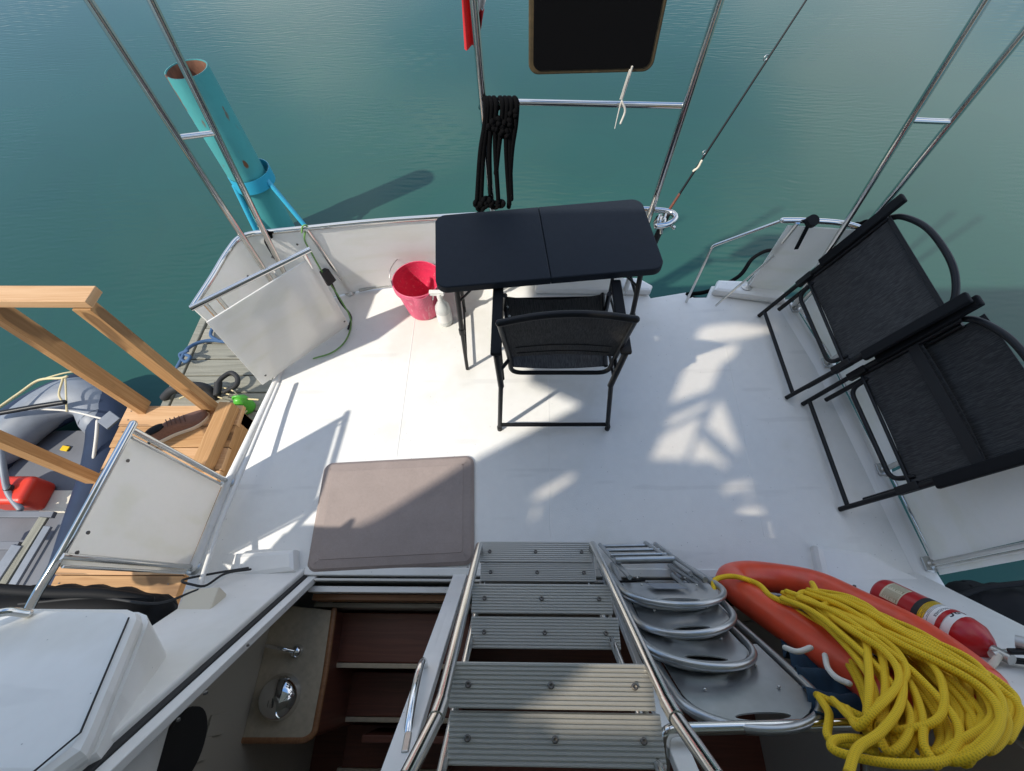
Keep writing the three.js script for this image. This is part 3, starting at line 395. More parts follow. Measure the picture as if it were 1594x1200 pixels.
{ // boarding ladder with ribbed aluminium planks
  const g = thing('boarding_ladder', 'steel bridge ladder with ribbed aluminium double treads', 'ladder', V(0.04, 0, -0.40));
  const X = (px, py, o) => onB(px, py, o);
  for (const s of [0, 1]) {
    const pts = s ? [X(922, 846, 0.31), X(1046, 1108, 0.31), X(1118, 1212, 0.33)] : [X(746, 848, 0.31), X(684, 1108, 0.31), X(632, 1212, 0.33)], low = pts[0].clone(), rear = V(low.x + (s ? -0.01 : 0.01), 0.01, -0.44);
    part('side_rail', bent([rear, V(rear.x, 0.2, -0.40), low.clone().add(V(0, -0.02, 0.02)), pts[0], pts[1], pts[2]], 0.0135, 0.03), M.steel, g);
    part('rear_rail', [bar(V(rear.x, 0.24, RZ - 0.13 + RK * 0.24), V(pts[2].x + (s ? -0.015 : 0.015), 1.42, RZ - 0.12 + RK * 1.42), 0.011)], M.steel, g);
    part('rail_joint', [bar(pts[1].clone().lerp(pts[0], 0.03), pts[1].clone().lerp(pts[2], 0.12), 0.0155)], M.steel, g);
  }
  const plank = (y, l, r, t, b) => {
    const z0 = onY(833, t, y).z, z1 = onY(833, b, y).z, x0 = onY(l, (t + b) / 2, y).x, x1 = onY(r, (t + b) / 2, y).x, D = z1 - z0, n = 10, s = new THREE.Shape();
    s.moveTo(0, -0.022); s.lineTo(0, 0.0);
    for (let k = 0; k < n; k++) { const a = k / n * D, w = D / n; s.lineTo(a + w * 0.10, 0.0); s.lineTo(a + w * 0.22, 0.0035); s.lineTo(a + w * 0.72, 0.0035); s.lineTo(a + w * 0.84, 0.0); }
    s.lineTo(D, 0); s.lineTo(D, -0.022); s.lineTo(D - 0.003, -0.022); s.lineTo(D - 0.003, -0.004); s.lineTo(0.003, -0.004); s.lineTo(0.003, -0.022); s.closePath();
    const e = uvBox(new THREE.ExtrudeGeometry(s, { depth: x1 - x0, bevelEnabled: false })); e.applyMatrix4(basis(V(x1, y, z0), V(0, 0, 1), V(0, 1, 0), V(-1, 0, 0)));
    const o = part('tread_plank', e, M.alu, g);
    for (const k of [0.09, 0.5, 0.91]) { const p = V(x0 + (x1 - x0) * k, y + 0.005, z0 + D * 0.5); part('screw', [lathe([[0, 0.001], [0.003, 0.001], [0.0035, 0.003], [0.0068, 0.0025], [0.0075, -0.002]], 14).translate(p.x, p.y, p.z)], M.rivet, o); }
    return [x0, x1, z0, z1];
  };
  plank(0.345, 747, 921, 843, 875); plank(0.335, 748, 925, 877, 905); plank(0.632, 735, 952, 909, 955); plank(0.625, 733, 964, 960, 1010); plank(1.02, 701, 1016, 1031, 1104); plank(1.01, 698, 1032, 1109, 1194);
  for (const [y, z0, z1] of [[0.315, -0.40, -0.27], [0.605, -0.22, -0.04], [0.99, 0.01, 0.19]]) for (const x of [-0.165, 0.262]) part('tread_bracket', [box(x - 0.004, x + 0.004, y - 0.02, y + 0.003, z0, z1, 0.002)], M.alu, g);
}
{ // rail across the starboard doorway that the stools lean on
  const a = onB(1034, 1136, 0.06), b = onB(1350, 1127, 0.06), r = part('door_bar', bent([a.clone().addScaledVector(BN, -0.12), a, b, b.clone().addScaledVector(BN, -0.12)], 0.0145, 0.03), M.steel, boat, 'steel bar across the doorway under the folded stools'); void r;
}
{ // floor mat
  const c = [onY(511, 723), onY(738, 711), onY(735, 879), onY(477, 891)], o = c[0].clone().add(c[1]).add(c[2]).add(c[3]).multiplyScalar(0.25), w = 0.775, d = 0.535, s = roundRect(w, d, 0.045);
  const g = thing('floor_mat', 'taupe cushioned floor mat lying in front of the doorway', 'mat', V(o.x, 0, o.z));
  const X = V(0, 0, 0).subVectors(c[1], c[0]).normalize(), Z = V(0, 0, 0).crossVectors(X, V(0, 1, 0)).normalize();
  const at = (y) => basis(V(o.x, y, o.z), X, Z.clone().negate(), V(0, 1, 0));
  part('border', uvBox(new THREE.ExtrudeGeometry(s, { depth: 0.006, bevelEnabled: true, bevelSize: 0.05, bevelThickness: 0.015, bevelOffset: -0.05, bevelSegments: 2, curveSegments: 8 }).translate(0, 0, -0.002)).applyMatrix4(at(0.006)), M.mat, g);
  part('top_panel', extrude(roundRect(w - 0.104, d - 0.104, 0.012), 0.006, 0.002).applyMatrix4(at(0.0215)), M.mat, g);
}
{ // bucket
  const p = onY(662, 480); const g = thing('bucket', 'scuffed red plastic bucket with a wire handle', 'bucket', V(p.x, 0, p.z));
  const b = part('body', lathe([[0, 0.0], [0.098, 0.0], [0.104, 0.012], [0.135, 0.215], [0.136, 0.225], [0.146, 0.226], [0.147, 0.262], [0.143, 0.268], [0.1395, 0.266]], 56).translate(p.x, 0, p.z), M.bucketOut, g);
  part('inner_wall', lathe([[0.1395, 0.266], [0.136, 0.225], [0.132, 0.21], [0.100, 0.014], [0, 0.010]], 56).translate(p.x, 0, p.z), M.bucket, g);
  part('spout', [sheet(10, 6, (u, v) => { const a = (u - 0.5) * 0.7 + 0.3, r = 0.146 + 0.022 * Math.cos((u - 0.5) * 3.1) * v; return V(p.x + Math.sin(a) * r, 0.17 + 0.1 * v, p.z + Math.cos(a) * r); }, 0.003)], M.bucketOut, b);
  const A = V(p.x - 0.145, 0.24, p.z + 0.03), E = V(p.x + 0.142, 0.24, p.z - 0.05);
  part('handle', [spline([A, A.clone().add(V(-0.012, 0.05, -0.06)), V(p.x - 0.10, 0.30, p.z - 0.155), V(p.x + 0.0, 0.30, p.z - 0.20), V(p.x + 0.11, 0.29, p.z - 0.17), E], 0.0028, 50, 8)], M.steelDull, g);
}
{ // spray bottle
  const p = onY(694, 501); const g = thing('spray_bottle', 'white cleaning bottle standing beside the red bucket', 'bottle', V(p.x, 0, p.z));
  part('bottle_body', lathe([[0, 0.001], [0.04, 0.001], [0.045, 0.008], [0.045, 0.13], [0.042, 0.15], [0.022, 0.19], [0.016, 0.20], [0.016, 0.225], [0, 0.226]], 28).translate(p.x, 0, p.z), M.bottle, g);
  part('trigger_head', [board(V(p.x - 0.055, 0.265, p.z), V(p.x + 0.03, 0.262, p.z), 0.024, 0.03), bar(V(p.x, 0.22, p.z), V(p.x, 0.26, p.z), 0.017), board(V(p.x - 0.035, 0.25, p.z), V(p.x - 0.045, 0.205, p.z), 0.012, 0.008)], M.white, g);
  part('label', [new THREE.CylinderGeometry(0.0456, 0.0456, 0.07, 28, 1, true).translate(p.x, 0.075, p.z)], M.white, g);
}
{ // folding table
  const T = 0.72, c = [[676, 333], [1003, 308], [1033, 417], [677, 451]].map(([x, y]) => onY(x, y, T)), o = c.reduce((a, b) => a.add(b.clone().multiplyScalar(0.25)), V(0, 0, 0));
  const X = V(0, 0, 0).subVectors(c[1], c[0]).add(V(0, 0, 0).subVectors(c[2], c[3])).setY(0).normalize(), Z = V(0, 0, 0).crossVectors(X, V(0, 1, 0)), w = 1.035, d = 0.485;
  const g = thing('folding_table', 'dark navy bi-fold table standing at the stern', 'table', V(o.x, 0, o.z)), L = (x, y, z) => V(o.x, 0, o.z).addScaledVector(X, x).addScaledVector(Z, z).setY(y);
  for (const s of [-1, 1]) {
    const sh = new THREE.Shape(), h = w / 2, k = d / 2, r = 0.055; sh.moveTo(0.0008, -k); sh.lineTo(h - r, -k); sh.absarc(h - r, -k + r, r, -Math.PI / 2, 0); sh.lineTo(h, k - r); sh.absarc(h - r, k - r, r, 0, Math.PI / 2); sh.lineTo(0.0008, k); sh.closePath();
    let e = extrude(sh, 0.042, 0.006); if (s < 0) e = e.rotateZ(Math.PI);
    e.applyMatrix4(basis(V(o.x, T - 0.042, o.z), X, Z.clone().negate(), V(0, 1, 0))); part('top_half', e, M.table, g);
    const e2 = s * 0.43;
    for (const q of [-1, 1]) part('leg', [bar(L(e2, T - 0.045, q * 0.19), L(s * 0.445, 0.34, q * 0.205), 0.0125), bar(L(s * 0.445, 0.34, q * 0.205), L(s * 0.455, 0.008, q * 0.215), 0.010), bar(L(s * 0.445, 0.325, q * 0.205), L(s * 0.4448, 0.365, q * 0.205), 0.015)], M.black, g);
    part('leg_tie', [bar(L(s * 0.4545, 0.05, -0.215), L(s * 0.4545, 0.05, 0.215), 0.007), bar(L(s * 0.437, 0.5, -0.2), L(s * 0.437, 0.5, 0.2), 0.008)], M.black, g);
    part('brace', [bar(L(s * 0.438, 0.5, -0.01), L(s * 0.16, T - 0.05, 0), 0.007)], M.black, g); for (const q of [-0.19, 0.19]) part('brace', [bar(L(s * 0.438, 0.55, q), L(s * 0.33, T - 0.045, q), 0.006)], M.black, g);
  }
  part('hinge', [bar(L(-0.02, T - 0.035, -0.243), L(0.02, T - 0.035, -0.243), 0.011)], M.black, g); part('frame_rail', [bar(L(-0.46, T - 0.05, 0.2), L(0.46, T - 0.05, 0.2), 0.009), bar(L(-0.46, T - 0.05, -0.2), L(0.46, T - 0.05, -0.2), 0.009)], M.black, g);
}
{ // open sling chair at the table
  const g = thing('sling_chair', 'black folding sling armchair standing open at the table', 'chair', V(0.1425, 0, -1.25), undefined);
  const fx = [onY(778, 668).x, onY(945, 668).x], arms = [[[772, 553], [776, 440]], [[975, 551], [958, 437]]];
  const ax = [];
  for (const s of [0, 1]) {
    const a = onY(...arms[s][0], 0.645), b = onY(...arms[s][1], 0.655); ax.push(a.x);
    part('arm_rest', [board(a, b, 0.048, 0.022, V(0, 1, 0), 0.008)], M.blackMatte, g);
    part('leg', [bar(V(fx[s], 0.008, -1.07), V(a.x + (s ? -0.03 : 0.01), 0.42, -1.10), 0.0115), bar(V(a.x + (s ? -0.03 : 0.01), 0.40, -1.10), V(a.x, 0.635, -1.12), 0.014)], M.black, g);
    part('leg', [bar(V(b.x + (s ? -0.03 : 0.03), 0.635, b.z + 0.06), V(fx[s] + (s ? 0.02 : -0.02), 0.008, -1.70), 0.0115)], M.black, g);
    part('foot_cap', [bar(V(fx[s], 0.001, -1.07), V(fx[s], 0.03, -1.0705), 0.0135)], M.rubber, g);
    part('brace', [bar(V(a.x + (s ? -0.02 : 0.02), 0.45, -1.11), V(fx[s] + (s ? 0.01 : -0.01), 0.18, -1.6), 0.008)], M.black, g);
  }
  part('foot_bar', [bar(onY(778, 652, 0.05).setZ(-1.073), onY(948, 651, 0.05).setZ(-1.073), 0.0105)], M.black, g);
  part('foot_bar', [bar(V(fx[0], 0.05, -1.69), V(fx[1], 0.05, -1.69), 0.0105)], M.black, g);
  const tl = onZ(777, 503, -1.075), tr = onZ(990, 497, -1.075), bl = onZ(793, 556, -1.175), br = onZ(958, 555, -1.175), ul = onZ(796, 580, -1.185), ur = onZ(946, 580, -1.185);
  part('back_frame', [spline([tl, tl.clone().lerp(tr, 0.25).add(V(0, 0.004, -0.022)), tl.clone().lerp(tr, 0.5).add(V(0, 0.005, -0.030)), tl.clone().lerp(tr, 0.75).add(V(0, 0.004, -0.022)), tr], 0.0145, 40, 12), bent([tl, bl, ul, ur, br, tr], 0.011, 0.055)], M.black, g);
  part('back_link', [bar(V(ax[0], bl.y - 0.015, -1.10), bl.clone().add(V(0, -0.015, 0)), 0.009)], M.black, g); part('back_link', [bar(V(ax[1] - 0.02, br.y - 0.015, -1.10), br.clone().add(V(0, -0.015, 0)), 0.009)], M.black, g);
  const bs = part('back_sling', [sheet(20, 12, (u, v) => { const a = bl.clone().lerp(tl, v * 0.97), b = br.clone().lerp(tr, v * 0.97), p = a.lerp(b, u); p.z -= 0.028 * Math.sin(u * 3.1416) * (0.5 + 0.5 * v); p.y -= 0.0; p.u = u * 0.5; p.v = v * 0.45; return p; }, 0.003)], M.sling, g);
  for (const v of [0.12, 0.3]) part('stitched_seam', [spline([0.08, 0.3, 0.5, 0.7, 0.92].map((u) => { const a = bl.clone().lerp(tl, v), b = br.clone().lerp(tr, v), p = a.lerp(b, u); p.z += 0.002 - 0.028 * Math.sin(u * 3.1416) * (0.5 + 0.5 * v); return p; }), 0.0018, 20, 5)], M.hem, bs);
  const s0 = V(tl.x + 0.03, 0.43, -1.19), s1 = V(tr.x - 0.03, 0.43, -1.19), s2 = onY(785, 461, 0.45), s3 = onY(938, 458, 0.45);
  part('seat_sling', [sheet(16, 10, (u, v) => { const p = s0.clone().lerp(s2, v).lerp(s1.clone().lerp(s3, v), u); p.y -= 0.035 * Math.sin(u * 3.1416) * (0.5 + 0.5 * v); p.u = u * 0.5; p.v = v * 0.45; return p; }, 0.003)], M.sling, g);
  part('seat_frame', [bar(s0, s2, 0.011), bar(s1, s3, 0.011), bent([s2, s2.clone().add(V(0.01, -0.05, -0.02)), s3.clone().add(V(-0.01, -0.05, -0.02)), s3], 0.010, 0.03)], M.black, g);
  for (const p of [[793, 492], [790, 478]]) part('buckle', [ball(onY(...p, 0.45), 0.007)], M.steelDull, g);
}
function foldedChair(label, x0, zc, k, second) {
  const g = thing('folded_chair', label, 'chair', V(x0, 0, zc), 'sling chairs folded against the rail'), n = V(-1, k, 0).normalize(), Q = (u, y, o = 0) => V(x0 + k * y, y, zc + u).addScaledVector(n, o);
  const bd = (u, y0, y1, o) => board(Q(u, y0, o), Q(u, y1, o), 0.05, 0.024, n, 0.007);
  for (const s of [-1, 1]) {
    part('leg', [bar(Q(s * 0.285, 0.004, 0.012), Q(s * 0.29, 0.44, 0.012), 0.0115), bar(Q(s * 0.29, 0.30, 0.012), Q(s * 0.29, 0.46, 0.012), 0.0145)], M.black, g);
    part('leg', [bar(Q(s * 0.265, 0.10, -0.03), Q(s * 0.27, 0.72, -0.03), 0.0115)], M.black, g);
    part('arm_rest', [bd(s * 0.298, 0.415, 0.825, 0.02)], M.blackMatte, g);
    part('bracket', [board(Q(s * 0.285, 0.27, 0.014), Q(s * 0.285, 0.36, 0.014), 0.035, 0.03, n)], M.black, g);
  }
  part('foot_bar', [bar(Q(-0.285, 0.045, 0.012), Q(0.285, 0.045, 0.012), 0.0105)], M.black, g);
  part('back_frame', [bent([Q(-0.245, 0.33, -0.005), Q(-0.235, 0.245, -0.005), Q(0.225, 0.255, -0.005), Q(0.24, 0.34, -0.005)], 0.0105, 0.07)], M.black, g);
  part('top_rail', [spline([Q(-0.285, 0.735, -0.02), Q(-0.255, 0.765, -0.02), Q(-0.14, 0.812, -0.02), Q(0, 0.826, -0.02), Q(0.14, 0.815, -0.02), Q(0.245, 0.775, -0.02), Q(0.275, 0.745, -0.02)], 0.0135, 50, 12)], M.black, g);
  const sl = (y0, y1, o, w) => sheet(16, 12, (u, v) => { const p = Q((u - 0.5) * w, y0 + (y1 - y0) * v, o - 0.02 * Math.sin(u * 3.14) - 0.008 * Math.sin(v * 3.14)); p.u = u * w; p.v = v * (y1 - y0); return p; }, 0.003);
  part('sling', [sl(0.32, second ? 0.585 : 0.735, 0.0, 0.54)], M.sling, g);
  part('seat_rail', [bar(Q(-0.275, 0.32, 0), Q(0.275, 0.32, 0), 0.008), bar(Q(-0.275, 0.32, 0), Q(-0.275, 0.735, 0), 0.0105), bar(Q(0.275, 0.32, 0), Q(0.275, 0.735, 0), 0.0105)], M.black, g);
  if (second) { part('sling', [sl(0.545, 0.79, -0.035, 0.54)], M.sling, g); part('cross_band', [board(Q(-0.275, 0.555, 0.006), Q(0.275, 0.565, 0.006), 0.045, 0.006, n)], M.hem, g); }
  else part('cross_band', [board(Q(-0.275, 0.735, 0.0), Q(0.275, 0.735, 0.0), 0.02, 0.008, n)], M.hem, g);
}
foldedChair('black folded sling chair at the rail corner, plain fabric without a cross band', 1.425, -1.535, 0.385, false);
foldedChair('black folded sling chair at the rail, wide band across its fabric', 1.50, -0.925, 0.34, true);

{ // folded metal stools leaning at the doorway
  const N = [
    ['grey metal stool, topmost of the folded stack', [0.333, 0.69], 0.555, 0.19, true], ['grey metal stool, second from the top of the folded stack', [0.352, 0.672], 0.632, 0.15, false],
    ['grey metal stool, third from the top of the folded stack', [0.352, 0.68], 0.705, 0.11, false], ['grey metal stool with a slotted plate, undermost of the folded stack', [0.405, 0.772], 0.84, 0.065, false]];
  N.forEach(([label, [x0, x1], ye, off, top], i) => {
    const g = thing('folding_stool', label, 'stool', V((x0 + x1) / 2, 0, -0.42), 'folded metal stools'), lean = (y, o = 0) => off * Math.min(1, 0.55 + y), sk = [0.05, -0.04, 0.07, 0.10][i], Q = (x, y, o = 0) => B(x + sk * (y - ye + 0.08), y, lean(y) + o + [0.0, 0.06, -0.05, 0.04][i] * (x - (x0 + x1) / 2)), xc = (x0 + x1) / 2, w = (x1 - x0) / 2;
    const hoop = (w2, y0, y1, o, r) => { const pts = [Q(xc - w2 * 0.92, y0, o)]; for (let k = 0; k <= 14; k++) { const a = Math.PI - k / 14 * Math.PI; pts.push(Q(xc + w2 * Math.cos(a), y1 - w2 * 0.62 + w2 * 0.62 * Math.sin(a), o)); } pts.push(Q(xc + w2 * 0.92, y0, o)); return spline(pts, r, 90, 10); };
    part('hoop_frame', [hoop(w, Math.max(0.02, ye - 0.62), ye, 0, 0.0115)], M.aluDark, g);
    part('hoop_frame', [hoop(w * 0.93, Math.max(0.02, ye - 0.60), ye - 0.045, -0.035, 0.0095)], M.aluDark, g);
    const pl = []; for (let k = 0; k <= 16; k++) { const a = Math.PI - k / 16 * Math.PI; pl.push([xc + w * 0.9 * Math.cos(a), ye - w * 0.62 - 0.004 + w * 0.58 * Math.sin(a)]); } const yb = Math.max(0.1, ye - (top ? 0.16 : 0.30)); pl.push([xc + w * 0.88, yb], [xc - w * 0.88, yb]);
    const s = new THREE.Shape(pl.map(([x, y]) => new THREE.Vector2(x - xc, (y - yb) * Math.hypot(1, RK)))), hl = (ye - yb) * Math.hypot(1, RK); const sl = new THREE.Path(); sl.absellipse(0, hl - 0.045, w * 0.38, 0.014, 0, Math.PI * 2); s.holes.push(sl);
    const e = uvBox(new THREE.ExtrudeGeometry(s, { depth: 0.004, bevelEnabled: false, curveSegments: 20 })), Y = V(0, 0, 0).subVectors(Q(xc, ye), Q(xc, yb)).normalize(), Z = V(0, 0, 0).crossVectors(V(1, 0, 0), Y);
    const Xp = V(0, 0, 0).subVectors(Q(x1, yb), Q(x0, yb)).normalize(); Z.crossVectors(Xp, Y).normalize(); e.applyMatrix4(basis(Q(xc, yb), Xp, Y, Z)); const p = part('seat_plate', e, M.aluDark, g);
    for (const [u, v] of [[-0.55, 0.12], [0.55, 0.12], [-0.5, 0.2], [0.5, 0.2]]) part('rivet', ball(Q(xc + u * w, ye - v, 0.006), 0.0045), M.steelDull, p);
    if (top) { part('leg', [bar(Q(x0 + 0.02, 0.05, 0.06), Q(x0 + 0.05, 0.40, 0.02), 0.009)], M.aluDark, g); part('leg', [bar(Q(x1 - 0.08, 0.03, 0.06), Q(x1 - 0.04, 0.42, 0.02), 0.010)], M.aluDark, g); part('leg', [bar(Q(x1 - 0.13, 0.05, 0.07), Q(x1 - 0.09, 0.42, 0.04), 0.009)], M.aluDark, g);
      for (const y of [0.06, 0.14, 0.22, 0.30]) part('cross_bar', [bar(Q(x0 + 0.025, y, 0.055), Q(x1 - 0.10, y, 0.06), y === 0.30 ? 0.014 : 0.0075)], M.aluDark, g);
      part('sticker', [slab([Q(xc - 0.08, ye - 0.13, 0.007), Q(xc + 0.03, ye - 0.13, 0.007), Q(xc + 0.05, ye - 0.085, 0.007), Q(xc - 0.06, ye - 0.085, 0.007)], 0.001)], M.greyPvc, p); }
    part('slat', [0.12, 0.16, 0.20, 0.24].map((v) => bar(Q(xc - w * 0.85, ye - v, -0.02), Q(xc - w * 0.25, ye - v - 0.02, -0.02), 0.005)), M.blackMatte, g);
  });
}
{ // blue cover lying under the lifebuoy
  const c = [[1215, 1000], [1420, 1040], [1480, 1110], [1270, 1125]].map(([x, y]) => onB(x, y, 0.06));
  solo('blue_tarpaulin', 'crumpled dark blue cover lying under the orange lifebuoy', 'cover', [sheet(36, 30, (u, v) => { const p = c[0].clone().lerp(c[1], u).lerp(c[3].clone().lerp(c[2], u), v); p.addScaledVector(BN, 0.045 * (fbm(u * 5, v * 3, 99, 99, 141, 3) - 0.5) + 0.02 * Math.sin(v * 22 + 5 * fbm(u * 4, v * 4, 99, 99, 143, 2))); p.u = u * 0.5; p.v = v * 0.3; return p; }, 0.004)], M.blueCloth, onB(1300, 1060, 0.05));
}
{ // horseshoe lifebuoy
  const g = thing('lifebuoy', 'orange-red horseshoe lifebuoy leaning at the doorway', 'lifebuoy', B(1.05, 0.1, 0.1)), O = 0.105;
  const q = [[1385, 1085], [1345, 1050], [1270, 1000], [1195, 950], [1150, 918], [1138, 902], [1160, 896], [1210, 900], [1270, 912], [1340, 945], [1420, 985], [1490, 1035], [1530, 1070]];
  const of = [0.10, 0.10, 0.10, 0.10, 0.10, 0.10, 0.10, 0.085, 0.08, 0.075, 0.07, 0.07, 0.07];
  part('ring', [spline(q.map(([x, y], i) => onB(x, y, of[i] + 0.01)), 0.058, 90, 18)], M.orange, g);
  const gr = [[1222, 1008], [1240, 1014], [1262, 1008]], g2 = [[1284, 1020], [1290, 1042], [1304, 1056], [1322, 1064]];
  part('grab_line', [spline(gr.map(([x, y]) => onB(x, y, 0.165)), 0.0075, 24, 8)], M.whiteRope, g); part('grab_line', [spline(g2.map(([x, y]) => onB(x, y, 0.155)), 0.0075, 24, 8)], M.whiteRope, g);
}
{ // yellow rope hank
  const R = rng(77), geos = [], L = (a, r = 0.0095) => geos.push(spline(a.map(([x, y, o]) => onB(x, y, o)), r, a.length * 14, 9));
  L([[1112, 925, 0.17], [1113, 903, 0.185], [1140, 897, 0.19], [1178, 908, 0.185], [1200, 928, 0.18], [1225, 938, 0.19], [1280, 950, 0.2]]);
  L([[1275, 935, 0.17], [1264, 908, 0.2], [1268, 922, 0.21], [1250, 922, 0.21], [1242, 935, 0.21], [1262, 945, 0.21], [1300, 940, 0.22], [1350, 958, 0.21]]);
  for (let i = 0; i < 19; i++) {                            // long loops from the gathered end, out and back again
    const k = (i + 0.5 * R()) / 18.5, o = 0.155 + 0.085 * R(), J = (m) => (R() - 0.5) * m;
    const ex = 1385 + 205 * k + J(40), ey = 1168 - 50 * k * k + J(56), sx = 1212 + 62 * k + J(10), sy = 930 - 8 * k + J(16), bow = 34 - 16 * k + J(24);
    const out = [[sx, sy, o - 0.01], [sx + 45 + 20 * k, sy + 14 + 8 * (1 - k) + J(8), o + 0.015], [sx + (ex - sx) * 0.40 + bow * 0.5 + J(14), sy + (ey - sy) * 0.24 + J(12), o + 0.012], [sx + (ex - sx) * 0.72 + bow * 0.8 + J(18), sy + (ey - sy) * 0.52 + J(12), o - 0.005], [ex + bow * 0.35, ey - 44 + J(14), o - 0.02], [ex, ey, o - 0.035]];
    const w = 16 + 26 * R(), back = [[ex - w * 0.7, ey + 12 + J(10), o - 0.045], [ex - w * 1.25, ey - 14 + J(12), o - 0.04], [ex - w * 1.35, ey - 60 + J(16), o - 0.03], [sx + (ex - sx) * 0.76 - w * 0.3 + J(26), sy + (ey - sy) * 0.50 + J(16), o - 0.02], [sx + (ex - sx) * 0.45 + J(22), sy + (ey - sy) * 0.25 + J(14), o - 0.015], [sx + 30 + J(14), sy + 12 + J(8), o - 0.02]];
    L([...out, ...back], 0.0082 + 0.0008 * R());
  }
  for (let i = 0; i < 7; i++) { const J = (m) => (R() - 0.5) * m, x = 1330 + 210 * R(), y = 985 + (x - 1330) * 0.38 + J(30), h = 0.235 + 0.03 * R(); L([[1262 + J(20), 934 + J(10), 0.18], [(1262 + x) / 2 + J(16), (934 + y) / 2 + J(18), h], [x, y, h], [x + 24 + J(30), y + 48 + J(20), h - 0.01], [x + J(50), y + 96 + J(24), h - 0.03], [x - 40 + J(40), y + 118 + J(16), h - 0.06], [x - 70 + J(30), y + 92 + J(20), h - 0.1]], 0.0085); }
  L([[1440, 1000, 0.17], [1500, 1040, 0.2], [1524, 1075, 0.2], [1528, 1120, 0.2], [1506, 1165, 0.2], [1460, 1186, 0.2], [1390, 1188, 0.19], [1330, 1178, 0.18], [1296, 1166, 0.17], [1300, 1152, 0.16], [1340, 1150, 0.16], [1400, 1165, 0.15]], 0.0088);
  L([[1250, 932, 0.18], [1320, 958, 0.21], [1385, 1000, 0.22], [1404, 1050, 0.23], [1400, 1100, 0.23], [1370, 1140, 0.22], [1335, 1165, 0.22], [1320, 1205, 0.22]], 0.0088);
  L([[1275, 1085, 0.1], [1290, 1110, 0.11], [1292, 1150, 0.12], [1320, 1158, 0.13], [1360, 1168, 0.13]]); L([[1272, 1082, 0.1], [1310, 1100, 0.1], [1350, 1118, 0.1], [1380, 1112, 0.1]]);
  L([[1240, 928, 0.18], [1290, 948, 0.21], [1340, 985, 0.23], [1352, 1040, 0.23], [1352, 1100, 0.21], [1350, 1140, 0.18]]); L([[1245, 930, 0.18], [1300, 952, 0.21], [1362, 1000, 0.23], [1378, 1060, 0.22], [1372, 1130, 0.2]]);
  solo('rope_coil', 'loose hank of yellow braided rope heaped over the lifebuoy', 'rope', geos, M.yellow, onB(1300, 940, 0.1));
}
{ // fire extinguisher lying on the bulkhead
  const a = onB(1372, 925, 0.075), b = onB(1545, 1012, 0.075), d = V(0, 0, 0).subVectors(b, a), Lc = d.length(), X = d.clone().normalize(), side = V(0, 0, 0).crossVectors(X, BN).normalize(), N2 = V(0, 0, 0).crossVectors(side, X);
  const g = thing('fire_extinguisher', 'red fire extinguisher with white and yellow labels lying on the bulkhead', 'extinguisher', a), r = 0.064;
  const place = (geo) => geo.applyMatrix4(basis(a, N2, X, V(0, 0, 0).crossVectors(N2, X)));
  part('cylinder', place(lathe([[0, 0], [r * 0.75, 0], [r * 0.95, 0.008], [r, 0.02], [r, Lc * 0.80], [r * 0.9, Lc * 0.88], [r * 0.6, Lc * 0.95], [r * 0.3, Lc], [0, Lc]], 40)), M.red, g);
  const label = (w, h, fn) => { const c = document.createElement('canvas'); c.width = w; c.height = h; const x = c.getContext('2d'); fn(x, w, h); const t = new THREE.CanvasTexture(c); t.wrapS = THREE.RepeatWrapping; t.repeat.set(w > 512 ? 1 : 2, 1); t.colorSpace = THREE.SRGBColorSpace; return mat({ map: t, roughness: 0.35 }); };
  const l1 = label(512, 256, (x, w, h) => { x.fillStyle = '#e9e7e2'; x.fillRect(0, 0, w, h); x.fillStyle = '#e3b80e'; x.fillRect(0, h * 0.80, w, h * 0.20); x.fillStyle = '#20242c'; x.font = 'bold 92px sans-serif'; x.textAlign = 'center'; x.fillText('ABC', w / 2, h * 0.42); x.font = 'bold 30px sans-serif'; x.fillText('FIRE EXTINGUISHER', w / 2, h * 0.57); for (let i = 0; i < 9; i++) x.fillRect(40, h * 0.68 + i * 9, w - 80 - (i * 37) % 90, 3); });
  const l2 = label(512, 256, (x, w, h) => { x.fillStyle = '#cfc6a8'; x.fillRect(0, 0, w, h); x.fillStyle = '#6d6240'; for (let i = 0; i < 18; i++) x.fillRect(24, 20 + i * 12, w - 48 - (i * 53) % 140, 4); x.strokeStyle = '#857748'; x.lineWidth = 5; x.strokeRect(330, 30, 150, 90); });
  const band = (y0, y1, a0, a1, e = 0.0008) => { const c = new THREE.CylinderGeometry(r + e, r + e, y1 - y0, 24, 1, true, a0, a1 - a0).translate(0, (y0 + y1) / 2, 0); return place(c); };
  part('label', band(Lc * 0.45, Lc * 0.51, 0, 6.28, 0.0016), M.rubber, g); part('label', band(Lc * 0.51, Lc * 0.795, 0, 6.2831), l1, g, 'white and yellow instruction label'); part('label', band(Lc * 0.13, Lc * 0.32, 1.5, 2.8), l2, g, 'pale yellow label with small print');
  part('strap', band(Lc * 0.675, Lc * 0.72, 0, 6.28, 0.003), M.red, g);
  const T = (u, v, w) => a.clone().addScaledVector(X, u).addScaledVector(N2, v).addScaledVector(side, w);
  part('valve', [bar(T(Lc * 0.96, 0, 0), T(Lc + 0.05, 0, 0), 0.016), bar(T(Lc + 0.02, 0, -0.03), T(Lc + 0.02, 0, 0.03), 0.012)], M.steelDull, g);
  part('lever', [board(T(Lc + 0.04, 0.02, 0), T(Lc + 0.10, 0.045, -0.11), 0.022, 0.012, N2), board(T(Lc + 0.03, -0.01, 0), T(Lc + 0.085, -0.005, -0.12), 0.022, 0.012, N2)], M.black, g);
  part('hose', [spline([T(Lc + 0.03, 0, 0.02), T(Lc + 0.03, -0.03, 0.06), T(Lc * 0.8, -0.035, 0.07), T(Lc * 0.45, -0.04, 0.065)], 0.010, 30, 8)], M.cream, g);
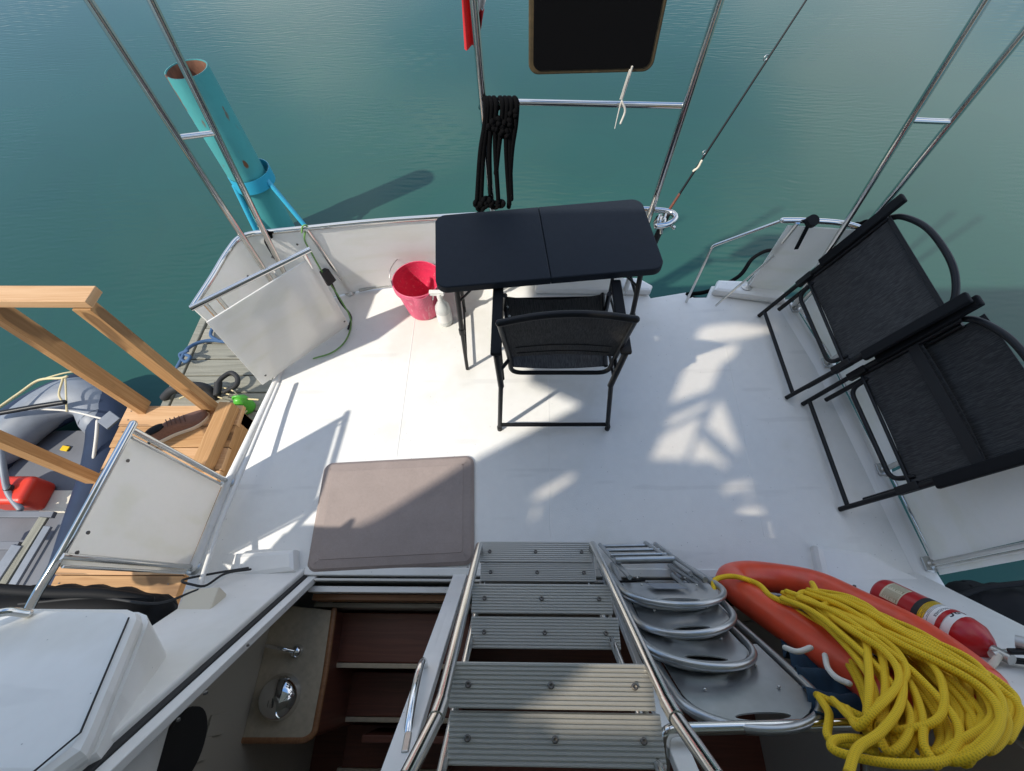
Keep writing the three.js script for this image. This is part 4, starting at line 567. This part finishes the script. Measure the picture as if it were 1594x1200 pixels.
  part('bracket', [board(T(Lc + 0.02, -0.05, 0.10), T(Lc + 0.20, -0.05, 0.10), 0.09, 0.006, N2), bar(T(Lc + 0.03, 0.04, -0.04), T(Lc + 0.13, 0.05, -0.1), 0.02)], M.alu, g);
}
{ // black lines hung on the stern frame
  const Z = -2.03, geos = [], S = (a, r = 0.0115) => geos.push(spline(a.map(([x, y, z]) => onZ(x, y, z ?? Z)), r, a.length * 9, 8));
  for (const [x, b, w] of [[755, 312, -6], [761, 300, 2], [768, 318, 8], [778, 270, -6], [785, 318, 8], [800, 322, -8], [752, 316, -10], [792, 310, 4]]) S([[x - 3, 168, -2.07], [x, 153, -2.055], [x + 4, 158, -2.03], [x + 3, 190], [x + w * 0.4, 235], [x + w, b]]);
  for (const [x, y, k] of [[778, 200, 6], [785, 207, 6], [772, 188, 6], [799, 176, 5], [790, 190, 5], [765, 196, 5]]) { const a = []; for (let i = 0; i <= 10; i++) a.push([x + k * Math.cos(i * 0.75), y + k * Math.sin(i * 0.75) * 0.9, Z + 0.012 * Math.sin(i * 1.9)]); S(a); }
  for (const [x, y, k] of [[744, 317, 5], [752, 319, 6], [761, 316, 5], [770, 319, 6], [779, 317, 5], [748, 323, 5], [757, 312, 5]]) { const a = []; for (let i = 0; i <= 9; i++) a.push([x + k * Math.cos(i * 0.9), y + 4 * Math.sin(i * 0.9), Z + 0.018 * Math.cos(i * 1.7)]); S(a); }
  solo('black_lines', 'hank of black dock lines hung on the stern frame bar', 'rope', geos, M.blackRope, onZ(775, 160, Z));
  const t = (label, pts, r, tail) => { const g = []; for (let i = 0; i < 3; i++) g.push(spline(pts.map((p) => p.clone().add(V(0.006 * i, 0.012 * (i - 1), 0.004 * i))), r, 24, 7)); for (const q of tail) g.push(spline(q, r * 0.9, 20, 7)); solo('rope_tie', label, 'rope', g, M.blackRope, pts[0].clone()); };
  const c1 = onY(414, 362, 0.63), loop = (c, k) => [0, 1, 2, 3, 4, 5, 6, 7].map((i) => c.clone().add(V(k * Math.cos(i), k * Math.sin(i), k * 0.8 * Math.sin(i + 1))));
  t('short black rope tied round a roof leg beside the gate', loop(c1, 0.022), 0.008, [[c1, onY(418, 378, 0.58), onY(424, 392, 0.54), onY(428, 402, 0.5)], [c1, onY(413, 375, 0.57), onY(426, 398, 0.5)]]);
  const c2 = onY(1345, 350, 0.63); t('black rope knotted on the rail beside the folded chair', loop(c2, 0.022), 0.008, [[c2, onY(1332, 348, 0.6), onY(1326, 356, 0.57), onY(1334, 362, 0.56), onY(1342, 356, 0.58)]]);
  const s0 = onY(1262, 343, 0.65), gs = thing('black_strap', 'black strap hanging from a round buckle on the rail', 'strap', s0);
  part('buckle', [new THREE.CylinderGeometry(0.028, 0.030, 0.03, 24).rotateX(0.5).translate(s0.x + 0.005, s0.y, s0.z + 0.005)], M.blackMatte, gs); part('tail', [board(s0, onZ(1239, 388, -1.90), 0.022, 0.004, V(0, 0.3, 1))], M.blackMatte, gs);
}
{ // dark panel on the stern frame
  const Z = -1.99, a = onZ(822, 0, Z), b = onZ(1012, 112, Z), w = 0.485, h = 0.50, cx = (onZ(825, 100, Z).x + onZ(1016, 100, Z).x) / 2, y0 = onZ(920, 115, Z).y, g = thing('stern_screen', 'square black panel with rounded brown edge above the stern frame bar', 'panel', V(cx, y0, Z));
  part('edge_frame', extrude(roundRect(w, h, 0.04), 0.03, 0.008).translate(cx, y0 + h / 2, Z - 0.03), mat({ map: tex(128, 128, (u, v) => { const k = 0.5 + fbm(u * 12, v * 12, 12, 12, 151, 4); return [0.055 * k, 0.036 * k, 0.012 * k]; }, true, 4), roughness: 0.7 }), g);
  part('screen', extrude(roundRect(w - 0.036, h - 0.036, 0.03), 0.008, 0.002).translate(cx, y0 + h / 2, Z - 0.003), M.blackRope, g);
  part('bracket', [bar(V(cx - 0.1, y0 + 0.42, Z - 0.03), V(cx - 0.1, y0 + 0.46, -2.03), 0.01), bar(V(-0.185, y0 + 0.40, -2.058), V(0.70, y0 + 0.40, -2.0), 0.010)], M.steel, g);
  solo('white_tie', 'white frayed cord tying the black panel to the stern bar', 'cord', [spline([onZ(984, 104, -1.975), onZ(978, 125, -1.99), onZ(970, 150, -2.0), onZ(966, 162, -2.0), onZ(962, 178, -2.0), onZ(957, 200, -2.0)], 0.0035, 30, 6, false, (t) => 1.2 - 0.7 * t), spline([onZ(968, 158, -1.99), onZ(973, 172, -1.99), onZ(966, 192, -1.99)], 0.0045, 20, 6), board(onZ(981, 108, -1.98), onZ(966, 155, -1.992), 0.009, 0.002, V(0, 0, 1))], M.whiteRope, onZ(966, 160, -2.0));
}
{ // flag on the port stern post
  const Z = -2.085, g = thing('flag', 'red and white flag hanging at the port stern post', 'flag', V(-0.2, 1.3, Z)), f = (a, b, c, d, m, n) => part(n, [sheet(14, 16, (u, v) => { const p = onZ(a[0] + (b[0] - a[0]) * u, 0, Z); const t0 = onZ(a[0] + (b[0] - a[0]) * u, a[1] + (b[1] - a[1]) * u, Z), t1 = onZ(d[0] + (c[0] - d[0]) * u, d[1] + (c[1] - d[1]) * u, Z), q = t1.lerp(t0, v); void p; q.z += 0.018 * Math.sin(u * 7 + v * 2); return q; }, 0.0015)], m, g);
  f([716, -70], [748, -70], [741, 72], [723, 76], mat({ color: C(0.55, 0.02, 0.025), roughness: 0.8 }), 'red_field'); f([747, -70], [772, -70], [752, 14], [743, 20], M.white, 'white_field'); f([742, 20], [754, 12], [747, 50], [742, 60], mat({ color: C(0.55, 0.02, 0.025), roughness: 0.8 }), 'red_field');
}
{ // fishing rod in a holder on the stern rail
  const g = thing('fishing_rod', 'dark fishing rod with a silver reel in a holder on the stern rail', 'fishing rod', V(0.70, 0.4, -2.0)), A = onZ(1020, 360, -1.98), Bp = onZ(1042, 326, -2.02), E = onZ(1255, 0, -2.25), F = A.clone().lerp(E, 1.25), at = (px, py) => { const k = (px - 1042) / (1255 - 1042); return Bp.clone().lerp(E, k); };
  part('blank', [sweep([Bp, Bp.clone().lerp(E, 0.3), Bp.clone().lerp(E, 0.7), E, Bp.clone().lerp(E, 1.5)], 0.0062, 8, true, (t) => 1 - 0.55 * t)], M.black, g);
  part('cork_grip', [sweep([A.clone().lerp(Bp, 0.9), at(1062, 0)], 0.0068, 10)], M.teak, g); part('butt', [bar(A.clone().add(V(0, -0.12, 0.02)), A.clone().lerp(Bp, 0.95), 0.017)], M.rubber, g);
  for (const x of [1112, 1207]) { const p = at(x, 0); part('line_guide', [new THREE.TorusGeometry(0.011, 0.0022, 6, 16).rotateY(0.5).translate(p.x - 0.014, p.y + 0.004, p.z + 0.006)], M.steelDull, g); }
  const r = onZ(1027, 345, -1.95); part('reel', [new THREE.CylinderGeometry(0.030, 0.030, 0.035, 20).rotateZ(1.2).translate(r.x, r.y, r.z), new THREE.TorusGeometry(0.034, 0.005, 8, 20).rotateY(1.2).translate(r.x - 0.012, r.y, r.z), new THREE.TorusGeometry(0.034, 0.005, 8, 20).rotateY(1.2).translate(r.x + 0.02, r.y + 0.006, r.z), bar(r, r.clone().add(V(0.06, -0.005, 0.035)), 0.005), ball(r.clone().add(V(0.065, -0.005, 0.04)), 0.011), bar(r.clone().add(V(0, 0.03, -0.02)), r.clone().add(V(0.02, -0.06, 0.02)), 0.008)], M.steel, g);
  const h = at(1104, 0); part('lure', [spline([h.clone().add(V(-0.004, 0.0, 0.01)), h.clone().add(V(-0.012, -0.03, 0.014)), h.clone().add(V(-0.028, -0.05, 0.014))], 0.0055, 12, 6)], M.cream, g);
}
solo('green_line', 'thin green line looped over the stern rail behind the gate', 'rope', [spline([onY(470, 362, 0.62), onY(471, 352, 0.655), onY(477, 350, 0.655), onY(474, 372, 0.56), onY(484, 392, 0.45), onY(502, 424, 0.3), onY(530, 466, 0.1), onY(546, 498, 0.012), onY(538, 530, 0.012), onY(518, 548, 0.012), onY(488, 558, 0.012)], 0.0045, 90, 7)], M.greenLine, onY(475, 352, 0.6));
{ const a = onY(505, 435, 0.28), g = thing('cable_plug', 'dark cable plug lying behind the gate', 'plug', onY(508, 440, 0.2)); part('plug_body', [board(onY(502, 422, 0.3), onY(515, 440, 0.22), 0.06, 0.05)], M.rubber, g); part('cord', [spline([onY(516, 440, 0.2), onY(530, 470, 0.08), onY(546, 492, 0.012), onY(542, 512, 0.012)], 0.006, 30, 8)], M.rubber, g); void a; }
{ // cushions / covers outside the cabin
  solo('black_cover', 'black vinyl cover rolled along the side deck by the locker', 'cover', [sweep(new THREE.CatmullRomCurve3([onY(-60, 955, 0.25), onY(80, 945, 0.22), onY(190, 950, 0.2), onY(236, 962, 0.17)]).getSpacedPoints(40), 0.085, 16, true, (t) => 1 + 0.06 * Math.sin(t * 40)), sweep(new THREE.CatmullRomCurve3([onY(248, 950, 0.14), onY(225, 985, 0.14), onY(170, 1030, 0.2)]).getSpacedPoints(24), 0.065, 14, true, (t) => 1 + 0.05 * Math.sin(t * 31)), spline([onY(-30, 915, 0.36), onY(80, 922, 0.34), onY(160, 924, 0.32), onY(232, 934, 0.28)], 0.02, 30, 8)], M.blackMatte, onY(150, 960, 0.1));
  solo('black_fender_bag', 'black bag hanging outside the starboard rail below the last post', 'bag', [sweep(new THREE.CatmullRomCurve3([onY(1505, 940, -0.12), onY(1560, 945, -0.1), onY(1680, 960, -0.1)]).getSpacedPoints(30), 0.105, 16, true, (t) => 0.94 + 0.06 * Math.sin(t * 26)), spline([onY(1492, 928, 0.0), onY(1530, 915, 0.0), onY(1570, 910, 0.0), onY(1620, 905, 0.0)], 0.012, 30, 8)], M.blackMatte, onY(1540, 945, -0.1));
  solo('black_stern_line', 'black mooring line trailing beside the stern gate', 'rope', [spline([onY(1070, 458, 0.0), onY(1100, 454, -0.05), onY(1150, 430, -0.1), onY(1172, 402, -0.15), onY(1195, 390, -0.2), onY(1215, 392, -0.3)], 0.013, 40, 8), spline([onY(1072, 462, 0.0), onY(1092, 466, -0.05), onY(1130, 462, -0.1)], 0.012, 24, 8)], M.blackRope, onY(1100, 455, -0.1));
}

// ================================================================ THE DOCK SIDE
{ // steel pile, its hoop and struts
  const px = -2.50, pz = -3.74, R = 0.155, top = 0.585, g = thing('mooring_pile', 'tall teal steel pipe pile with rust patches rising from the water', 'pile', V(px, -1.3, pz));
  part('pipe', [lathe([[R, 0], [R, top + 1.3], [R - 0.012, top + 1.3], [R - 0.012, 0.4]], 48).translate(px, -1.3, pz)].map((q) => { const uv = q.attributes.uv; for (let i = 0; i < uv.count; i++) uv.setXY(i, uv.getX(i), q.attributes.position.getY(i) * 0.9); return q; }), M.teal, g);
  part('rust_lining', [new THREE.CylinderGeometry(R - 0.0135, R - 0.0135, 1.6, 40, 1, true).translate(px, top - 0.805, pz)], M.rust, g);
  const hy = -0.30, h = thing('pile_hoop', 'bright blue hoop with struts round the teal pile', 'hoop', V(px, -0.95, pz)), hx = px + 0.03;
  part('band', [lathe([[R + 0.028, 0], [R + 0.028, 0.12], [R + 0.018, 0.12], [R + 0.018, 0], [R + 0.028, 0]], 48).translate(hx, hy - 0.06, pz)], M.cyan, h);
  part('strut', [bar(V(hx - 0.12, hy, pz + 0.12), V(hx - 0.10, -1.06, pz + 0.30), 0.024)], M.cyan, h); part('strut', [bar(V(hx + 0.16, hy, pz + 0.06), V(hx + 0.58, -1.06, pz + 0.34), 0.020)], M.cyan, h);
}
{ // weathered dock
  const dock = thing('wooden_dock', 'weathered grey plank dock beside the boat', 'dock', V(-2.08, -1.0, -0.9)), mats = [M.oldA, M.oldB], R = rng(5);
  const shapes = [0, 1, 2].map((k) => uvBox(new RoundedBoxGeometry(0.90, 0.04, 0.138, 1, 0.005)).translate(0, 0, 0)); shapes.forEach((s, k) => { const uv = s.attributes.uv; for (let i = 0; i < uv.count; i++) uv.setXY(i, uv.getX(i) + k * 0.37, uv.getY(i) + k * 0.21); });
  for (let i = 0; i < 21; i++) piece('plank', shapes[i % 3], mats[Math.floor(R() * 2)], dock, V(-2.055 + 0.008 * R(), -0.57 + 0.006 * R(), -2.28 + i * 0.146), 0.006 * (R() - 0.5));
  part('edge_beam', [box(-2.58, -2.52, -0.75, -0.545, -2.36, 0.75, 0.008)], M.oldB, dock); part('edge_beam', [box(-1.60, -1.595, -0.75, -0.595, -2.36, 0.75, 0.002)], M.oldB, dock);
  part('float', [box(-2.50, -1.66, -1.25, -0.60, -2.30, 0.70, 0.01)], M.rubber, dock);
}
{ // new timber boarding stair
  const st = thing('boarding_stair', 'new timber boarding stair with posts and handrail on the dock', 'stair', V(-2.1, -0.55, -0.85)), Y = -0.2, R = rng(9);
  const w = 0.136, z0 = -1.335; const xl = (z) => -2.47 + 0.06 * Math.max(0, z + 1.3);
  for (let i = 0; i < 8; i++) { const z = z0 + 0.07 + i * 0.14, l = xl(z) + 0.012 * R(); const b = part('step_plank', [board(V(l, Y - 0.018, z), V(-1.735, Y - 0.018 + 0.003 * R(), z), w, 0.036)], i % 3 === 1 ? M.pineB : M.pineA, st); for (const x of [l + 0.04, -1.80]) part('nail', [new THREE.CylinderGeometry(0.0035, 0.0035, 0.003, 8).translate(x, Y + 0.002, z - 0.03), new THREE.CylinderGeometry(0.0035, 0.0035, 0.003, 8).translate(x + 0.006, Y + 0.002, z + 0.03)], M.rivet, b); }
  for (const x of [-2.40, -1.80]) part('side_frame', [box(x - 0.02, x + 0.02, -0.54, Y - 0.04, -1.33, -0.22)], M.pineB, st);
  part('lower_leg', [box(-2.42, -2.34, -0.55, -0.24, -1.33, -1.25)], M.pineB, st); part('lower_leg', [box(-1.86, -1.78, -0.55, -0.24, -1.33, -1.25)], M.pineB, st);
  part('kick_board', [board(V(-1.79, Y + 0.045, -1.31), V(-1.815, Y + 0.045, -0.90), 0.085, 0.085)], M.pineB, st);
  const p1 = V(-1.925, Y, -1.312), p2 = V(-2.352, Y, -1.318), p3 = V(-2.445, Y, -0.86);
  const vb = (p, t, a, b, m) => part('post', [board(p, p.clone().setY(t), a, b, V(0, 0, 1), 0.003)], m, st);
  vb(p1, 0.755, 0.085, 0.05, M.pineB); vb(p2, 0.755, 0.05, 0.085, M.pineB); vb(p3, 0.755, 0.085, 0.05, M.pineB);
  const r0 = onY(147, 462, 0.79), rd = V(-1, 0, -0.02).normalize(); part('handrail', [board(r0, r0.clone().addScaledVector(rd, 1.3), 0.09, 0.042, V(0, 1, 0), 0.003)], M.pineA, st);
}
{ // shoe left on the stair
  const heel = onY(240, 690, -0.2), toe = onY(323, 647, -0.2), X = V(0, 0, 0).subVectors(toe, heel), Ls = X.length() + 0.02; X.normalize(); const Z = V(0, 0, 0).crossVectors(X, V(0, 1, 0)), at = basis(heel.clone().setY(-0.2), X, V(0, 1, 0), Z);
  const g = thing('sneaker', 'worn brown sneaker with a pale sole lying on the stair', 'shoe', heel.clone().setY(-0.2));
  const hw = (t) => 0.034 + 0.016 * smooth(0.3, 0.75, t) - 0.004 * Math.sin(t * 6), end = (t) => Math.sqrt(Math.max(0, 1 - Math.pow(Math.abs(t - 0.5) * 2, 5)));
  const ol = []; for (let i = 0; i <= 24; i++) { const t = i / 24; ol.push(new THREE.Vector2(t * Ls, hw(t) * end(t))); } for (let i = 23; i > 0; i--) { const t = i / 24; ol.push(new THREE.Vector2(t * Ls, -hw(t) * end(t))); }
  part('sole', extrude(new THREE.Shape(ol), 0.028, 0.005).rotateX(-Math.PI / 2).applyMatrix4(at), M.cream, g);
  const top = (t) => 0.028 + 0.085 * smooth(0, 0.08, t) * (1 - 0.70 * smooth(0.38, 0.90, t)) - 0.012 * smooth(0.05, 0.2, t) * (1 - smooth(0.25, 0.42, t));
  part('upper', [grid(30, 18, (u, v) => { const a = v * Math.PI, t = 0.01 + u * 0.98, e = end(t), q = Math.pow(Math.sin(a), 0.65); const p = V(t * Ls, 0.024 + (top(t) - 0.024) * q * Math.pow(e, 0.4), -Math.cos(a) * (hw(t) * e - 0.004) * (1 - 0.18 * q)); p.u = u * 0.3; p.v = v * 0.2; return p; })].map((q) => q.applyMatrix4(at)), M.leather, g);
  part('collar_opening', [new THREE.SphereGeometry(1, 20, 12).scale(Ls * 0.17, 0.012, 0.027).translate(Ls * 0.21, 0.102, 0).applyMatrix4(at)], M.blackMatte, g);
  for (let i = 0; i < 5; i++) { const t = 0.42 + i * 0.06, y = top(t) + 0.002; part('lace', [spline([V(t * Ls, y - 0.010, -0.026), V(t * Ls + 0.006, y + 0.003, 0), V(t * Ls, y - 0.010, 0.026)].map((p) => p.applyMatrix4(at)), 0.003, 10, 6)], M.laces, g); }
}
{ // inflatable dinghy
  const g = thing('inflatable_dinghy', 'navy and grey inflatable dinghy floating beside the dock', 'dinghy', V(-3.3, -1.0, -0.9)), y = -0.83, r = 0.165;
  const S = [V(-2.80, y, 0.5), V(-2.83, y, -0.2), V(-2.93, y, -0.8), V(-3.0, y + 0.01, -1.2), V(-3.11, y + 0.04, -1.52), V(-3.34, y + 0.07, -1.72)], P2 = [V(-4.15, y, 0.5), V(-4.13, y, -0.2), V(-4.08, y, -0.85), V(-3.97, y + 0.01, -1.25), V(-3.77, y + 0.04, -1.55), V(-3.48, y + 0.07, -1.74)];
  part('side_tube', [spline(S, r, 60, 24)], M.navy, g); part('side_tube', [spline(P2, r, 60, 24)], M.navy, g);
  part('bow_pad', [spline([V(-3.16, y + 0.075, -1.52), V(-3.26, y + 0.10, -1.64), V(-3.41, y + 0.115, -1.70), V(-3.58, y + 0.10, -1.64), V(-3.72, y + 0.08, -1.5), V(-3.86, y + 0.05, -1.32)], r - 0.02, 50, 24)], M.greyPvc, g);
  part('floor', [box(-4.0, -2.9, -0.93, -0.90, -1.5, 0.6, 0.004)], M.greyPaint, g);
  part('floor_strip', [spline([V(-2.93, -0.885, -0.72), V(-3.06, -0.885, -0.86), V(-3.22, -0.885, -0.88)], 0.02, 20, 8), box(-3.42, -3.22, -0.898, -0.885, -1.02, -0.86, 0.003)], M.cream, g);
  part('seat_slat', [board(V(-3.10, -0.70, -0.72), V(-3.18, -0.70, 0.2), 0.05, 0.02)], M.greyPvc, g); part('seat_slat', [board(V(-3.235, -0.70, -0.60), V(-3.35, -0.70, 0.2), 0.07, 0.02)], M.greyPvc, g); part('seat_slat', [board(V(-3.17, -0.71, -0.78), V(-3.27, -0.71, 0.2), 0.06, 0.02)], M.oldB, g);
  part('seat_frame', [board(V(-3.02, -0.735, -0.82), V(-3.10, -0.735, 0.2), 0.09, 0.02), board(V(-3.12, -0.72, -0.80), V(-3.6, -0.72, -0.80), 0.04, 0.03), board(V(-3.24, -0.715, -0.60), V(-3.6, -0.715, -0.60), 0.05, 0.03)], M.greyPaint, g);
  part('arch_tube', [spline([onY(2, 700, -0.55), onY(6, 735, -0.62), onY(14, 768, -0.70), onY(32, 792, -0.74)], 0.02, 30, 10)], M.greyPvc, g);
  const yl = (a, h) => onY(a[0], a[1], h); part('bridle', [spline([yl([-10, 640], -0.5), yl([30, 612], -0.5), yl([60, 592], -0.49), yl([98, 588], -0.48), yl([104, 586], -0.48)], 0.009, 40, 7), spline([yl([60, 592], -0.49), yl([104, 580], -0.49), yl([128, 578], -0.52)], 0.006, 20, 6), spline([yl([98, 589], -0.48), yl([92, 615], -0.5), yl([98, 626], -0.52)], 0.007, 20, 6), spline([yl([102, 590], -0.48), yl([104, 640], -0.53)], 0.006, 12, 6)], M.paleRope, g);
  part('bow_strap', [board(onY(162, 648, -0.56), onY(178, 660, -0.58), 0.10, 0.02)], M.greyPvc, g); part('painter', [spline([onY(152, 655, -0.58), onY(150, 680, -0.60), onY(146, 712, -0.66)], 0.011, 20, 6), spline([onY(48, 636, -0.55), onY(110, 640, -0.54), onY(160, 652, -0.56)], 0.007, 20, 6)], M.whiteRope, g);
  part('printed_patch', [board(onY(96, 697, -0.89), onY(107, 699, -0.89), 0.04, 0.012)], M.yellow, g);
  solo('paddle', 'black paddle shaft laid across the dinghy bow', 'paddle', [sweep([onY(-40, 650, -0.5), onY(60, 632, -0.5), onY(100, 626, -0.5)], 0.018, 10)], M.black, onY(40, 635, -0.5));
  const tk = thing('fuel_tank', 'red fuel can standing in the dinghy', 'fuel can', V(-3.52, -0.9, -1.0)); part('tank_body', [new RoundedBoxGeometry(0.30, 0.20, 0.20, 3, 0.04).translate(-3.53, -0.80, -0.97)], mat({ color: C(0.62, 0.035, 0.012), roughness: 0.4 }), tk); part('cap', [bar(V(-3.5, -0.71, -0.97), V(-3.5, -0.67, -0.97), 0.025)], M.rubber, tk);
}
{ // clutter on the dock
  const b0 = onY(300, 545, -0.53), bl = (a) => a.map(([x, y, h]) => onY(x, y, h));
  solo('dock_line', 'blue mooring line tied off at the dock edge', 'rope', [spline(bl([[270, 582, -0.6], [282, 560, -0.5], [290, 545, -0.47], [305, 535, -0.5], [325, 530, -0.52], [350, 532, -0.52]]), 0.013, 40, 8), spline(bl([[284, 550, -0.5], [296, 556, -0.46], [288, 563, -0.5], [280, 552, -0.48], [292, 546, -0.46]]), 0.012, 30, 8), spline(bl([[330, 512, -0.52], [328, 522, -0.52], [340, 530, -0.52]]), 0.012, 20, 8)], M.blueRope, b0);
  const w = thing('spray_gun', 'black hose trigger gun lying on the dock planks', 'hose gun', onY(350, 595, -0.55)); part('grip', [bent([onY(338, 612, -0.48), onY(340, 592, -0.46), onY(360, 578, -0.46), onY(371, 588, -0.47), onY(369, 600, -0.48), onY(350, 610, -0.49)], 0.017, 0.04)], M.rubber, w); part('barrel', [bar(onY(340, 595, -0.47), onY(338, 616, -0.5), 0.026)], M.rubber, w);
  solo('black_hose', 'black hose arched over the dock behind the stair', 'hose', [spline(bl([[256, 618, -0.53], [270, 606, -0.45], [300, 600, -0.42], [322, 604, -0.46], [334, 618, -0.53]]), 0.028, 40, 12)], M.rubber, onY(300, 612, -0.54));
  const c = onY(388, 630, -0.5), k = thing('watering_can', 'bright green plastic can beside the boat hull on the dock', 'can', V(c.x - 0.03, -0.55, c.z)); part('can_body', [lathe([[0, 0], [0.05, 0], [0.055, 0.02], [0.048, 0.11], [0.028, 0.14], [0.018, 0.15], [0, 0.15]], 24).translate(c.x - 0.03, -0.55, c.z)], M.green, k); part('handle', [new THREE.TorusGeometry(0.035, 0.008, 8, 20, 3.6).translate(c.x - 0.03, -0.42, c.z)], M.green, k);
  const c2 = onY(364, 680, -0.42); solo('green_float', 'small green float wedged under the stair frame', 'float', [ball(c2, 0.06, 1, 0.8, 1.2)], M.green, c2);
  solo('pale_cord', 'tangled pale cord on the dock behind the stair', 'cord', [spline(bl([[280, 620, -0.5], [320, 604, -0.48], [350, 612, -0.5], [380, 620, -0.45], [402, 622, -0.4]]), 0.006, 40, 6), spline(bl([[330, 600, -0.5], [365, 610, -0.48], [375, 640, -0.46], [372, 668, -0.46], [360, 690, -0.46]]), 0.005, 40, 6), spline(bl([[340, 618, -0.5], [378, 632, -0.46], [368, 655, -0.44], [384, 640, -0.42]]), 0.005, 40, 6)], M.paleRope, onY(350, 615, -0.52));
}
renderer.render(scene, camera);
